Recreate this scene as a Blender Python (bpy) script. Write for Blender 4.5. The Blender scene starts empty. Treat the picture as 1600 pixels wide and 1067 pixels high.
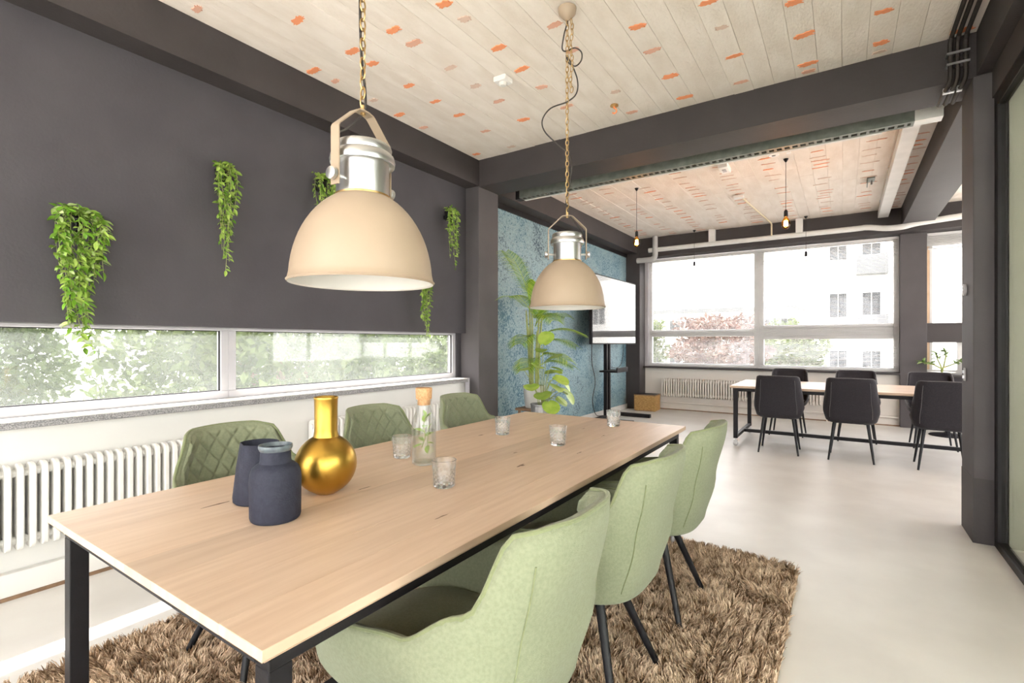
import bpy, bmesh, math, random
import numpy as np
from mathutils import Vector, Matrix
R = math.radians
PI = math.pi
random.seed(7)
rng = np.random.default_rng(11)
S = bpy.context.scene
COL = S.collection

# ------------------------------------------------------------------ camera, sky, sun, exposure
cam_d = bpy.data.cameras.new('camera')
cam = bpy.data.objects.new('camera', cam_d)
COL.objects.link(cam)
cam.location = (0, 0, 1.30)
cam.rotation_euler = (R(90), 0, R(33.827))
cam_d.sensor_width = 36.0
cam_d.lens = 773.0 / 1600.0 * 36.0
cam_d.shift_y = 1.5 / 1600.0
cam_d.clip_start = 0.02
cam_d.clip_end = 400
S.camera = cam

w = bpy.data.worlds.new('sky')
S.world = w
w.use_nodes = True
bg = w.node_tree.nodes['Background']
bg.inputs['Color'].default_value = (1.0, 0.975, 0.965, 1)
bg.inputs['Strength'].default_value = 1.0

sun_d = bpy.data.lights.new('sun', 'SUN')
sun = bpy.data.objects.new('sun', sun_d)
COL.objects.link(sun)
sun_d.energy = 3.2
sun_d.angle = R(0.6)
sun_d.color = (1.0, 0.95, 0.87)
sun.rotation_euler = Vector((1.0, 0.12, -1.45)).to_track_quat('-Z', 'Y').to_euler()

S.view_settings.view_transform = 'Standard'
S.view_settings.look = 'None'
S.view_settings.gamma = 1.0
S.view_settings.use_curve_mapping = False
S.view_settings.exposure = 3.12
S.cycles.transparent_max_bounces = 32

# ------------------------------------------------------------------ materials
def mat(name, col, rough=0.6, metal=0.0, col2=None, scale=8.0, detail=4.0, stretch=(1, 1, 1), bump=0.0, bscale=None,
        lo=0.35, hi=0.65, rnd=0.0, sheen=0.0, coord='Object', spec=None, coat=0.0):
    m = bpy.data.materials.new(name)
    m.use_nodes = True
    nt = m.node_tree
    b = nt.nodes['Principled BSDF']
    b.inputs['Roughness'].default_value = rough
    b.inputs['Metallic'].default_value = metal
    if spec is not None:
        b.inputs['Specular IOR Level'].default_value = spec
    if sheen:
        b.inputs['Sheen Weight'].default_value = sheen
        b.inputs['Sheen Roughness'].default_value = 0.5
    if coat:
        b.inputs['Coat Weight'].default_value = coat
    b.inputs['Base Color'].default_value = (*col, 1)
    tc = nt.nodes.new('ShaderNodeTexCoord')
    mp = nt.nodes.new('ShaderNodeMapping')
    mp.inputs['Scale'].default_value = stretch
    nt.links.new(tc.outputs[coord], mp.inputs['Vector'])
    vec = mp.outputs['Vector']
    if rnd:
        oi = nt.nodes.new('ShaderNodeObjectInfo')
        mul = nt.nodes.new('ShaderNodeMath'); mul.operation = 'MULTIPLY'; mul.inputs[1].default_value = 37.0
        nt.links.new(oi.outputs['Random'], mul.inputs[0])
        ad = nt.nodes.new('ShaderNodeVectorMath'); ad.operation = 'ADD'
        nt.links.new(vec, ad.inputs[0]); nt.links.new(mul.outputs[0], ad.inputs[1])
        vec = ad.outputs[0]
    outc = None
    if col2 is not None:
        n = nt.nodes.new('ShaderNodeTexNoise')
        n.inputs['Scale'].default_value = scale
        n.inputs['Detail'].default_value = detail
        nt.links.new(vec, n.inputs['Vector'])
        r = nt.nodes.new('ShaderNodeValToRGB')
        r.color_ramp.elements[0].position = lo
        r.color_ramp.elements[1].position = hi
        r.color_ramp.elements[0].color = (*col, 1)
        r.color_ramp.elements[1].color = (*col2, 1)
        nt.links.new(n.outputs['Fac'], r.inputs['Fac'])
        outc = r.outputs['Color']
    if rnd:
        hs = nt.nodes.new('ShaderNodeHueSaturation')
        mr = nt.nodes.new('ShaderNodeMapRange')
        mr.inputs['To Min'].default_value = 1 - rnd
        mr.inputs['To Max'].default_value = 1 + rnd
        nt.links.new(oi.outputs['Random'], mr.inputs['Value'])
        nt.links.new(mr.outputs[0], hs.inputs['Value'])
        if outc is not None:
            nt.links.new(outc, hs.inputs['Color'])
        else:
            hs.inputs['Color'].default_value = (*col, 1)
        outc = hs.outputs['Color']
    if outc is not None:
        nt.links.new(outc, b.inputs['Base Color'])
    if bump:
        n2 = nt.nodes.new('ShaderNodeTexNoise')
        n2.inputs['Scale'].default_value = bscale or scale * 6
        n2.inputs['Detail'].default_value = 3
        nt.links.new(vec, n2.inputs['Vector'])
        bp = nt.nodes.new('ShaderNodeBump')
        bp.inputs['Strength'].default_value = bump
        bp.inputs['Distance'].default_value = 0.01
        nt.links.new(n2.outputs['Fac'], bp.inputs['Height'])
        nt.links.new(bp.outputs['Normal'], b.inputs['Normal'])
    return m

def islandmat(name, c1, c2, rough=0.7, transl=0.0, big=None, bigscale=6.0, coord='Object'):
    """colour varies per leaf / strand (each is its own mesh island)"""
    m = bpy.data.materials.new(name); m.use_nodes = True
    nt = m.node_tree; b = nt.nodes['Principled BSDF']; b.inputs['Roughness'].default_value = rough
    b.inputs['Specular IOR Level'].default_value = 0.25
    g = nt.nodes.new('ShaderNodeNewGeometry')
    r = nt.nodes.new('ShaderNodeValToRGB')
    r.color_ramp.elements[0].color = (*c1, 1); r.color_ramp.elements[1].color = (*c2, 1)
    if big is None:
        nt.links.new(g.outputs['Random Per Island'], r.inputs['Fac'])
    else:
        tc = nt.nodes.new('ShaderNodeTexCoord'); n = nt.nodes.new('ShaderNodeTexNoise')
        n.inputs['Scale'].default_value = bigscale; n.inputs['Detail'].default_value = 3
        nt.links.new(tc.outputs[coord], n.inputs['Vector'])
        mx = nt.nodes.new('ShaderNodeMath'); mx.operation = 'MULTIPLY_ADD'
        mx.inputs[1].default_value = big
        mx.inputs[2].default_value = -big * 0.5
        nt.links.new(n.outputs['Fac'], mx.inputs[0])
        ad = nt.nodes.new('ShaderNodeMath'); ad.operation = 'ADD'
        nt.links.new(mx.outputs[0], ad.inputs[0]); nt.links.new(g.outputs['Random Per Island'], ad.inputs[1])
        nt.links.new(ad.outputs[0], r.inputs['Fac'])
    nt.links.new(r.outputs['Color'], b.inputs['Base Color'])
    if transl:
        t = nt.nodes.new('ShaderNodeBsdfTranslucent'); nt.links.new(r.outputs['Color'], t.inputs['Color'])
        mix = nt.nodes.new('ShaderNodeMixShader'); mix.inputs[0].default_value = transl
        out = nt.nodes['Material Output']
        nt.links.new(b.outputs[0], mix.inputs[1]); nt.links.new(t.outputs[0], mix.inputs[2])
        nt.links.new(mix.outputs[0], out.inputs['Surface'])
    return m

def glassmat(name, tint=(1, 1, 1), rough=0.0, haze=0.0, refl=1.0, glass=0.0, ior=1.45):
    """thin glazing: see-through with a Fresnel reflection, optional white haze, optional share of refraction"""
    m = bpy.data.materials.new(name); m.use_nodes = True
    nt = m.node_tree; nt.nodes.remove(nt.nodes['Principled BSDF'])
    out = nt.nodes['Material Output']
    tr = nt.nodes.new('ShaderNodeBsdfTransparent'); tr.inputs[0].default_value = (*tint, 1)
    cur = tr.outputs[0]
    if glass:
        gl = nt.nodes.new('ShaderNodeBsdfGlass'); gl.inputs['Color'].default_value = (*tint, 1)
        gl.inputs['Roughness'].default_value = rough; gl.inputs['IOR'].default_value = ior
        mx = nt.nodes.new('ShaderNodeMixShader'); mx.inputs[0].default_value = glass
        nt.links.new(cur, mx.inputs[1]); nt.links.new(gl.outputs[0], mx.inputs[2]); cur = mx.outputs[0]
    if haze:
        tl = nt.nodes.new('ShaderNodeBsdfTranslucent'); tl.inputs[0].default_value = (0.9, 0.95, 0.95, 1)
        mx = nt.nodes.new('ShaderNodeMixShader')
        n = nt.nodes.new('ShaderNodeTexNoise'); n.inputs['Scale'].default_value = 1.6; n.inputs['Detail'].default_value = 4
        tc = nt.nodes.new('ShaderNodeTexCoord'); nt.links.new(tc.outputs['Object'], n.inputs['Vector'])
        mr = nt.nodes.new('ShaderNodeMapRange'); mr.inputs['From Min'].default_value = .3; mr.inputs['From Max'].default_value = .7
        mr.inputs['To Min'].default_value = haze * .6; mr.inputs['To Max'].default_value = haze * 1.4
        nt.links.new(n.outputs['Fac'], mr.inputs['Value']); nt.links.new(mr.outputs[0], mx.inputs[0])
        nt.links.new(cur, mx.inputs[1]); nt.links.new(tl.outputs[0], mx.inputs[2]); cur = mx.outputs[0]
    lw = nt.nodes.new('ShaderNodeLayerWeight'); lw.inputs[0].default_value = .5     # Schlick, the same from both sides
    pw = nt.nodes.new('ShaderNodeMath'); pw.operation = 'POWER'; pw.inputs[1].default_value = 5.0
    nt.links.new(lw.outputs['Facing'], pw.inputs[0])
    mm = nt.nodes.new('ShaderNodeMath'); mm.operation = 'MULTIPLY_ADD'; mm.inputs[1].default_value = .9 * refl; mm.inputs[2].default_value = .04 * refl
    nt.links.new(pw.outputs[0], mm.inputs[0])
    go = nt.nodes.new('ShaderNodeBsdfGlossy'); go.inputs['Roughness'].default_value = 0.02
    mx = nt.nodes.new('ShaderNodeMixShader')
    nt.links.new(mm.outputs[0], mx.inputs[0]); nt.links.new(cur, mx.inputs[1]); nt.links.new(go.outputs[0], mx.inputs[2])
    nt.links.new(mx.outputs[0], out.inputs['Surface'])
    return m

def emit(name, col, st):
    m = bpy.data.materials.new(name); m.use_nodes = True
    b = m.node_tree.nodes['Principled BSDF']
    b.inputs['Base Color'].default_value = (*col, 1)
    b.inputs['Emission Color'].default_value = (*col, 1); b.inputs['Emission Strength'].default_value = st
    return m

M = {}
M['dark'] = mat('charcoal_paint', (.063, .058, .067), .75, col2=(.072, .067, .076), scale=3, bump=.08, bscale=60, spec=.35)
M['pillar'] = mat('charcoal_paint_lit', (.078, .070, .074), .7, col2=(.088, .080, .084), scale=3, bump=.08, bscale=60, spec=.35)  # charcoal paint lightened, standing in for daylight on the pillars
M['darkbeam'] = mat('charcoal_beam_paint', (.042, .036, .037), .6, col2=(.050, .043, .044), scale=3, bump=.1, bscale=45, spec=.4)
M['white'] = mat('white_paint', (.80, .79, .77), .6, col2=(.76, .75, .73), scale=2, bump=.05, bscale=30)
M['cream'] = mat('cream_paint', (.74, .70, .65), .65, col2=(.69, .65, .6), scale=2, bump=.05)
M['frame'] = mat('window_frame_paint', (.42, .41, .44), .5, col2=(.45, .44, .46), scale=5)
M['frame_light'] = mat('pale_frame_paint', (.60, .59, .59), .5, col2=(.64, .63, .62), scale=5)
M['stone'] = mat('terrazzo_sill', (.16, .16, .17), .55, col2=(.38, .37, .38), scale=160, detail=1)
M['floor'] = mat('polished_concrete', (.66, .64, .615), .38, col2=(.74, .725, .70), scale=2.2, detail=8, bump=.02, bscale=25, spec=.4)
M['board'] = mat('board_marked_concrete', (.75, .675, .60), .85, col2=(.83, .765, .70), scale=3.0, detail=9, stretch=(3, 1, 1), bump=.45, bscale=26, rnd=.025)
M['brickA'] = mat('exposed_brick_orange', (.86, .27, .10), .9, col2=(.74, .42, .27), scale=45, detail=3, lo=.42, hi=.72, coord='Object')
M['brickB'] = mat('exposed_brick_pink', (.72, .34, .22), .9, col2=(.68, .52, .44), scale=45, detail=3, lo=.42, hi=.66)
M['brickC'] = mat('exposed_brick_faint', (.68, .45, .35), .9, col2=(.66, .56, .49), scale=50, detail=3, lo=.4, hi=.62)
M['oak'] = mat('light_oak', (.60, .43, .31), .42, col2=(.69, .52, .39), scale=4.5, detail=7, stretch=(9, .7, 1), bump=.04, bscale=20, rnd=.10, lo=.3, hi=.7, spec=.4)
M['knot'] = mat('oak_knot', (.10, .06, .04), .6, col2=(.3, .19, .12), scale=60)
M['black'] = mat('black_powder_coat', (.010, .009, .011), .5, col2=(.013, .012, .014), scale=20, bump=.05, bscale=200, spec=.25)
M['blackwood'] = mat('black_lacquer', (.010, .010, .013), .45, col2=(.013, .013, .016), scale=12, spec=.3)
M['green'] = mat('sage_felt', (.205, .226, .142), .9, col2=(.238, .262, .17), scale=120, detail=2, bump=.25, bscale=400, sheen=.12)
M['green_dark'] = mat('sage_felt_piping', (.165, .19, .095), .9, col2=(.195, .22, .115), scale=120, sheen=.2)
M['velvet'] = mat('black_velvet', (.016, .014, .018), .8, col2=(.023, .020, .025), scale=90, bump=.15, bscale=300, sheen=.08, spec=.3)
M['velvet_edge'] = mat('charcoal_piping', (.09, .085, .09), .7, col2=(.11, .105, .11), scale=90)
M['beige'] = mat('beige_enamel', (.35, .268, .195), .5, col2=(.375, .288, .21), scale=5, bump=.02, bscale=150)
M['shadewhite'] = mat('white_enamel', (.83, .82, .80), .4, col2=(.8, .79, .77), scale=5)
M['galv'] = mat('galvanised_steel', (.62, .63, .64), .32, 1.0, col2=(.72, .73, .74), scale=9, detail=3, bump=.03)
M['brass'] = mat('aged_brass_chain', (.58, .40, .19), .4, 1.0, col2=(.46, .31, .14), scale=60)
M['gold'] = mat('brushed_gold', (.50, .30, .055), .33, 1.0, col2=(.58, .36, .075), scale=7, bump=.03, bscale=60)
M['cable'] = mat('dark_cable', (.025, .02, .018), .6, col2=(.035, .028, .025), scale=50)
M['navy'] = mat('matt_navy_ceramic', (.017, .019, .036), .75, col2=(.025, .028, .047), scale=60, bump=.15, bscale=180, spec=.4)
M['navy_rim'] = mat('glazed_grey_rim', (.07, .09, .11), .35, col2=(.13, .16, .18), scale=50)
M['cork'] = mat('cork', (.52, .27, .12), .9, col2=(.66, .40, .21), scale=110, bump=.3, bscale=200)
M['rattan'] = mat('woven_rattan', (.36, .20, .06), .7, col2=(.62, .39, .15), scale=30, stretch=(1, 1, 3), bump=.4)
M['brown'] = mat('brown_wood', (.20, .12, .07), .7, col2=(.27, .17, .1), scale=20)
M['ribmetal'] = mat('ribbed_zinc', (.33, .33, .34), .4, .8, col2=(.42, .42, .43), scale=14)
M['palepot'] = mat('pale_ceramic', (.66, .65, .62), .5, col2=(.72, .71, .68), scale=10)
M['soil'] = mat('potting_soil', (.035, .025, .018), .95, col2=(.06, .045, .03), scale=60, bump=.5)
M['duct'] = mat('white_duct_paint', (.66, .65, .63), .5, col2=(.72, .71, .69), scale=6)
M['pipe'] = mat('grey_pipe_paint', (.40, .39, .39), .5, col2=(.45, .44, .43), scale=6)
M['tray'] = mat('grey_green_tray', (.15, .165, .145), .5, .4, col2=(.21, .225, .2), scale=12)
M['yellowed'] = mat('yellowed_conduit', (.60, .50, .33), .6, col2=(.66, .56, .40), scale=10)
M['screen'] = mat('black_screen_glass', (.012, .012, .014), .06, spec=1.0, coat=1.0)
M['slat'] = mat('blind_slat', (.62, .61, .61), .5, col2=(.66, .65, .65), scale=5)
M['wood_frame'] = mat('tan_wood_frame', (.55, .38, .24), .6, col2=(.62, .45, .3), scale=10)
M['corridor'] = mat('pale_green_plaster', (.60, .585, .48), .8, col2=(.64, .62, .52), scale=1.5)
M['grass'] = mat('lawn', (.17, .20, .09), .9, col2=(.24, .26, .15), scale=3)
M['asphalt'] = mat('pale_paving', (.55, .54, .52), .9, col2=(.5, .49, .47), scale=2)
M['bldg'] = mat('white_render', (.55, .55, .54), .8, col2=(.5, .5, .49), scale=1)
M['bldg_grey'] = mat('grey_render', (.10, .105, .11), .8, col2=(.12, .125, .13), scale=1)
M['bwin'] = mat('far_window_glass', (.03, .035, .04), .3, col2=(.05, .055, .06), scale=.6, spec=.1)
M['trunk'] = mat('bark', (.13, .09, .06), .9, col2=(.2, .15, .1), scale=12, bump=.5)
M['glass_left'] = glassmat('dusty_window_glass', haze=.035, refl=.8)
M['glass'] = glassmat('window_glass', refl=.8)
M['glass_part'] = glassmat('partition_glass', tint=(.93, .955, .92), refl=1.0)
M['tumbler'] = glassmat('cut_crystal', tint=(.995, .995, .995), glass=.8, refl=.8, ior=1.5, haze=.05)  # haze whitens the crystal in place of its bright sparkle
M['carafe'] = glassmat('clear_glass', tint=(.99, .995, .995), glass=.12, refl=.8)
M['water'] = glassmat('water', tint=(.97, .985, .98), glass=.15, refl=.3, ior=1.33)
M['amber'] = glassmat('amber_bulb_glass', tint=(1.0, .62, .22), refl=.8)
M['clearbulb'] = glassmat('clear_bulb_glass', tint=(.96, .95, .93), refl=.6)
M['filament'] = emit('glowing_filament', (1.0, .52, .13), 40)
M['leaf1'] = mat('ivy_leaf', (.14, .32, .022), .45, col2=(.22, .42, .04), scale=30, rnd=.30, spec=.4)
M['leaf2'] = mat('pale_ivy_leaf', (.33, .50, .09), .45, col2=(.5, .6, .3), scale=40, rnd=.25, spec=.4)
M['foliage'] = islandmat('trailing_foliage', (.075, .18, .012), (.36, .50, .10), .5)
M['palm'] = islandmat('palm_leaflet', (.13, .29, .025), (.42, .54, .08), .45, transl=.2)
M['pothos'] = mat('pothos_leaf', (.26, .40, .05), .4, col2=(.40, .52, .10), scale=12, rnd=.22)
M['stem'] = mat('green_stem', (.26, .32, .09), .6, col2=(.34, .36, .14), scale=20)
M['herb'] = mat('mint_leaf', (.24, .40, .06), .45, col2=(.36, .52, .12), scale=40, rnd=.2)
M['succ'] = islandmat('succulent_leaf', (.10, .20, .05), (.3, .4, .16), .5)
M['rug'] = islandmat('shag_pile', (.20, .115, .06), (.90, .71, .53), .9, big=2.2, bigscale=11.0)
M['rugbase'] = mat('rug_backing', (.2, .13, .08), .95, col2=(.26, .17, .1), scale=40)
M['treeA'] = islandmat('tree_leaf', (.055, .085, .024), (.125, .16, .06), .6, transl=.3)
M['treeB'] = islandmat('dark_tree_leaf', (.05, .078, .028), (.115, .15, .066), .6, transl=.3)
M['bushR'] = islandmat('copper_leaf', (.10, .05, .04), (.17, .11, .09), .6, transl=.2)

# wallpaper: mottled teal relief
def wallpaper():
    m = bpy.data.materials.new('teal_wallpaper'); m.use_nodes = True
    nt = m.node_tree; b = nt.nodes['Principled BSDF']; b.inputs['Roughness'].default_value = .55
    tc = nt.nodes.new('ShaderNodeTexCoord')
    n1 = nt.nodes.new('ShaderNodeTexNoise'); n1.inputs['Scale'].default_value = 22; n1.inputs['Detail'].default_value = 6; n1.inputs['Distortion'].default_value = 2.2
    n2 = nt.nodes.new('ShaderNodeTexNoise'); n2.inputs['Scale'].default_value = 1.6; n2.inputs['Detail'].default_value = 3
    v = nt.nodes.new('ShaderNodeTexVoronoi'); v.inputs['Scale'].default_value = 34
    for n in (n1, n2, v): nt.links.new(tc.outputs['Object'], n.inputs['Vector'])
    a = nt.nodes.new('ShaderNodeMath'); a.operation = 'MULTIPLY_ADD'; a.inputs[1].default_value = .9
    nt.links.new(n2.outputs['Fac'], a.inputs[0]); nt.links.new(n1.outputs['Fac'], a.inputs[2])
    a2 = nt.nodes.new('ShaderNodeMath'); a2.operation = 'MULTIPLY_ADD'; a2.inputs[1].default_value = .25
    nt.links.new(v.outputs['Distance'], a2.inputs[0]); nt.links.new(a.outputs[0], a2.inputs[2])
    r = nt.nodes.new('ShaderNodeValToRGB'); e = r.color_ramp.elements
    e[0].position = .78; e[0].color = (.008, .04, .075, 1); e[1].position = 1.25; e[1].color = (.26, .37, .40, 1)
    mid = e.new(1.0); mid.color = (.035, .115, .17, 1)
    mr = nt.nodes.new('ShaderNodeMath'); mr.operation = 'MULTIPLY'; mr.inputs[1].default_value = 1.0
    sc = nt.nodes.new('ShaderNodeMapRange'); sc.inputs['From Min'].default_value = .72; sc.inputs['From Max'].default_value = 1.32
    nt.links.new(a2.outputs[0], sc.inputs['Value']); nt.links.new(sc.outputs[0], r.inputs['Fac'])
    e[0].position = .1; e[1].position = .5; e[2].position = .92
    nt.links.new(r.outputs['Color'], b.inputs['Base Color'])
    bp = nt.nodes.new('ShaderNodeBump'); bp.inputs['Strength'].default_value = .3; bp.inputs['Distance'].default_value = .01
    nt.links.new(n1.outputs['Fac'], bp.inputs['Height']); nt.links.new(bp.outputs['Normal'], b.inputs['Normal'])
    return m
M['wallpaper'] = wallpaper()

# ------------------------------------------------------------------ mesh building
class MB:
    def __init__(self):
        self.v = []; self.f = []; self.mi = []; self.cur = 0
    def add(self, vs, fs):
        o = len(self.v)
        self.v.extend([tuple(p) for p in vs])
        for f in fs:
            self.f.append(tuple(i + o for i in f)); self.mi.append(self.cur)
        return self
    def box(self, x0, x1, y0, y1, z0, z1, b=0.0):
        if b <= 0:
            vs = [(x, y, z) for z in (z0, z1) for y in (y0, y1) for x in (x0, x1)]
            return self.add(vs, [(0, 2, 3, 1), (4, 5, 7, 6), (0, 1, 5, 4), (2, 6, 7, 3), (0, 4, 6, 2), (1, 3, 7, 5)])
        bm = bmesh.new()
        bmesh.ops.create_cube(bm, size=1)
        for v in bm.verts:
            v.co = Vector(((x0 + x1) / 2 + v.co.x * (x1 - x0), (y0 + y1) / 2 + v.co.y * (y1 - y0), (z0 + z1) / 2 + v.co.z * (z1 - z0)))
        bmesh.ops.bevel(bm, geom=bm.edges[:], offset=b, segments=2 if b > .004 else 1, affect='EDGES', profile=.5)
        bm.verts.index_update()
        vs = [v.co.copy() for v in bm.verts]; fs = [[v.index for v in f.verts] for f in bm.faces]
        bm.free()
        return self.add(vs, fs)
    def tube(self, pts, r, seg=10, caps=True):
        pts = [Vector(p) for p in pts]
        rs = r if isinstance(r, (list, tuple)) else [r] * len(pts)
        n = len(pts); rings = []
        t0 = (pts[1] - pts[0]).normalized()
        up = Vector((0, 0, 1)) if abs(t0.z) < .9 else Vector((1, 0, 0))
        nx = t0.cross(up).normalized()
        for i in range(n):
            if i == 0: t = pts[1] - pts[0]
            elif i == n - 1: t = pts[-1] - pts[-2]
            else: t = (pts[i + 1] - pts[i]).normalized() + (pts[i] - pts[i - 1]).normalized()
            t = t.normalized() if t.length > 1e-9 else t0
            nx = (nx - t * nx.dot(t)); nx = nx.normalized()
            ny = t.cross(nx)
            rings.append([pts[i] + (nx * math.cos(2 * PI * k / seg) + ny * math.sin(2 * PI * k / seg)) * rs[i] for k in range(seg)])
        vs = [p for ring in rings for p in ring]
        fs = []
        for i in range(n - 1):
            for k in range(seg):
                k2 = (k + 1) % seg
                fs.append((i * seg + k, i * seg + k2, (i + 1) * seg + k2, (i + 1) * seg + k))
        if caps:
            fs.append(tuple(reversed(range(seg)))); fs.append(tuple((n - 1) * seg + k for k in range(seg)))
        return self.add(vs, fs)
    def lathe(self, prof, seg=40, c=(0, 0, 0), fmod=None):
        n = len(prof); vs = []
        for i, (r, z) in enumerate(prof):
            for k in range(seg):
                rr = r * (fmod(i, k) if fmod else 1)
                vs.append((c[0] + rr * math.cos(2 * PI * k / seg), c[1] + rr * math.sin(2 * PI * k / seg), c[2] + z))
        fs = []
        for i in range(n - 1):
            for k in range(seg):
                k2 = (k + 1) % seg
                fs.append((i * seg + k, i * seg + k2, (i + 1) * seg + k2, (i + 1) * seg + k))
        if prof[0][0] > 1e-5 and prof[0][0] != prof[-1][0]:
            pass
        return self.add(vs, fs)
    def grid(self, fn, nu, nv, closed_u=False):
        vs = [fn(i / nu, j / nv) for j in range(nv + 1) for i in range(nu + 1)]
        fs = [(j * (nu + 1) + i, j * (nu + 1) + i + 1, (j + 1) * (nu + 1) + i + 1, (j + 1) * (nu + 1) + i) for j in range(nv) for i in range(nu)]
        return self.add(vs, fs)
    def torus_link(self, c, L, Wd, r, ax, seg=10, rs=5):
        """one oval chain link: long axis z, plane given by ax (unit horizontal vector)"""
        pts = []
        for k in range(seg):
            a = 2 * PI * k / seg
            pts.append(Vector(c) + Vector(ax) * (Wd / 2 * math.cos(a)) + Vector((0, 0, L / 2 * math.sin(a))))
        vs = []; nrm = Vector(ax).cross(Vector((0, 0, 1)))
        for k in range(seg):
            t = (pts[(k + 1) % seg] - pts[k - 1]).normalized(); o = t.cross(nrm)
            for q in range(rs):
                b = 2 * PI * q / rs
                vs.append(pts[k] + o * r * math.cos(b) + nrm * r * math.sin(b))
        fs = [(k * rs + q, ((k + 1) % seg) * rs + q, ((k + 1) % seg) * rs + (q + 1) % rs, k * rs + (q + 1) % rs) for k in range(seg) for q in range(rs)]
        return self.add(vs, fs)
    def mesh(self, name, mats, smooth=40):
        me = bpy.data.meshes.new(name)
        me.from_pydata(self.v, [], self.f)
        mats = mats if isinstance(mats, (list, tuple)) else [mats]
        for m in mats: me.materials.append(m)
        if len(mats) > 1: me.polygons.foreach_set('material_index', self.mi)
        bm = bmesh.new(); bm.from_mesh(me)
        bmesh.ops.recalc_face_normals(bm, faces=bm.faces)
        bm.to_mesh(me); bm.free()
        if smooth:
            me.shade_smooth(); me.set_sharp_from_angle(angle=R(smooth))
        return me
    def build(self, name, mats, parent=None, smooth=40):
        return link(name, self.mesh(name, mats, smooth), parent)

def link(name, me, parent=None):
    o = bpy.data.objects.new(name, me); COL.objects.link(o)
    if parent is not None: o.parent = parent
    return o

def tag(o, label=None, cat=None, group=None, kind=None):
    if label: o['label'] = label
    if cat: o['category'] = cat
    if group: o['group'] = group
    if kind: o['kind'] = kind
    return o

def thing(name, label, cat, loc=(0, 0, 0), rz=0.0, group=None):
    o = bpy.data.objects.new(name, None); COL.objects.link(o)
    o.location = loc; o.rotation_euler = (0, 0, rz); o.empty_display_size = .1
    return tag(o, label, cat, group)

def copy_tree(o, parent=None):
    c = o.copy(); COL.objects.link(c)
    if parent is not None: c.parent = parent
    for ch in list(o.children): copy_tree(ch, c)
    return c

def struct(name, mb, m, parent=None, smooth=0):
    o = mb.build(name, m, parent, smooth)
    if parent is None: o['kind'] = 'structure'
    return o

def sempty(name):
    o = bpy.data.objects.new(name, None); COL.objects.link(o); o['kind'] = 'structure'
    return o

def bx(x0, x1, y0, y1, z0, z1, b=0.0): return MB().box(x0, x1, y0, y1, z0, z1, b)

def spline(pts, n=8):
    """Catmull-Rom through points"""
    P = [Vector(p) for p in pts]; P = [2 * P[0] - P[1]] + P + [2 * P[-1] - P[-2]]
    out = []
    for i in range(1, len(P) - 2):
        a, b, c, d = P[i - 1:i + 3]
        for k in range(n):
            t = k / n
            out.append(.5 * ((2 * b) + (c - a) * t + (2 * a - 5 * b + 4 * c - d) * t * t + (3 * b - a - 3 * c + d) * t ** 3))
    out.append(P[-2]); return out

def npmesh(name, V, F, m, parent=None, smooth=False):
    me = bpy.data.meshes.new(name)
    V = np.asarray(V, dtype=np.float32); F = np.asarray(F, dtype=np.int32)
    k = F.shape[1]
    me.vertices.add(len(V)); me.vertices.foreach_set('co', V.ravel())
    me.loops.add(F.size); me.loops.foreach_set('vertex_index', F.ravel())
    me.polygons.add(len(F)); me.polygons.foreach_set('loop_start', np.arange(0, F.size, k, dtype=np.int32))
    me.polygons.foreach_set('loop_total', np.full(len(F), k, dtype=np.int32))
    me.update(calc_edges=True)
    me.materials.append(m)
    if smooth: me.shade_smooth()
    return link(name, me, parent)

def smooth01(t): t = min(1, max(0, t)); return t * t * (3 - 2 * t)

# ------------------------------------------------------------------ the room
CZ = 3.325         # concrete ceiling
BZ = 3.04          # underside of beams
XL = -3.55         # face of the charcoal wall on the window side
YF = 9.75          # far wall
struct('floor', bx(-3.9, 4.7, -3.2, 9.95, -.12, 0), M['floor'])
ceil = struct('ceiling', bx(-3.9, 4.7, -3.2, 9.95, CZ + .012, CZ + .2), M['board'])

def boards(x0, x1, y0, y1, wd, joints):
    n = int(round((x1 - x0) / wd)); wd = (x1 - x0) / n
    cache = {}
    for i in range(n):
        ys = sorted([y0, y1] + [j + random.uniform(-.5, .5) for j in joints if y0 + .5 < j < y1 - .5])
        for a, b in zip(ys[:-1], ys[1:]):
            L = round(b - a - .003, 1)
            me = MB().box(-wd / 2 + .0006, wd / 2 - .0006, 0, b - a - .0012, 0, .016, .0015).mesh('board', M['board'], 0)
            o = link('board', me, ceil)
            o.location = (x0 + (i + .5) * wd, a, CZ - .004 + random.uniform(-.0022, .0022))
boards(-3.365, .72, -3.0, 4.36, .148, (1.2,))
boards(-3.365, .72, 4.73, 9.42, .148, (7.0,))
boards(1.08, 4.5, 4.73, 9.42, .171, ())

def patch_mesh(L, Wd, seed):
    rr = random.Random(seed); n = 28; vs = [(0, 0, 0)]
    for k in range(n):
        a = 2 * PI * k / n
        c, s_ = math.cos(a), math.sin(a)
        q = 1 / (abs(c) ** 4 + abs(s_) ** 4) ** .25
        j = rr.uniform(.66, 1.12)
        vs.append((c * q * L / 2 * j, s_ * q * Wd / 2 * j, 0))
    mb = MB(); top = [(x, y, -.0012) for x, y, z in vs]; bot = [(x * 1.05, y * 1.05, .004) for x, y, z in vs]
    mb.add(top + bot, [(0, k + 1, (k + 1) % n + 1) for k in range(n)] + [(k + 1, n + 2 + k, n + 2 + (k + 1) % n, (k + 1) % n + 1) for k in range(n)])
    return mb
PM = {}
def patch(x, y, kind, L, Wd):
    key = (kind, random.randrange(5))
    if key not in PM: PM[key] = patch_mesh(1, 1, key[1] * 7 + 1).mesh('brick_patch', M[kind], 0)
    o = link('brick_patch', PM[key], ceil)
    o.scale = (L, Wd, 1); o.location = (x, y, CZ - .0075); o.rotation_euler = (0, 0, random.uniform(-.12, .12))
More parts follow.
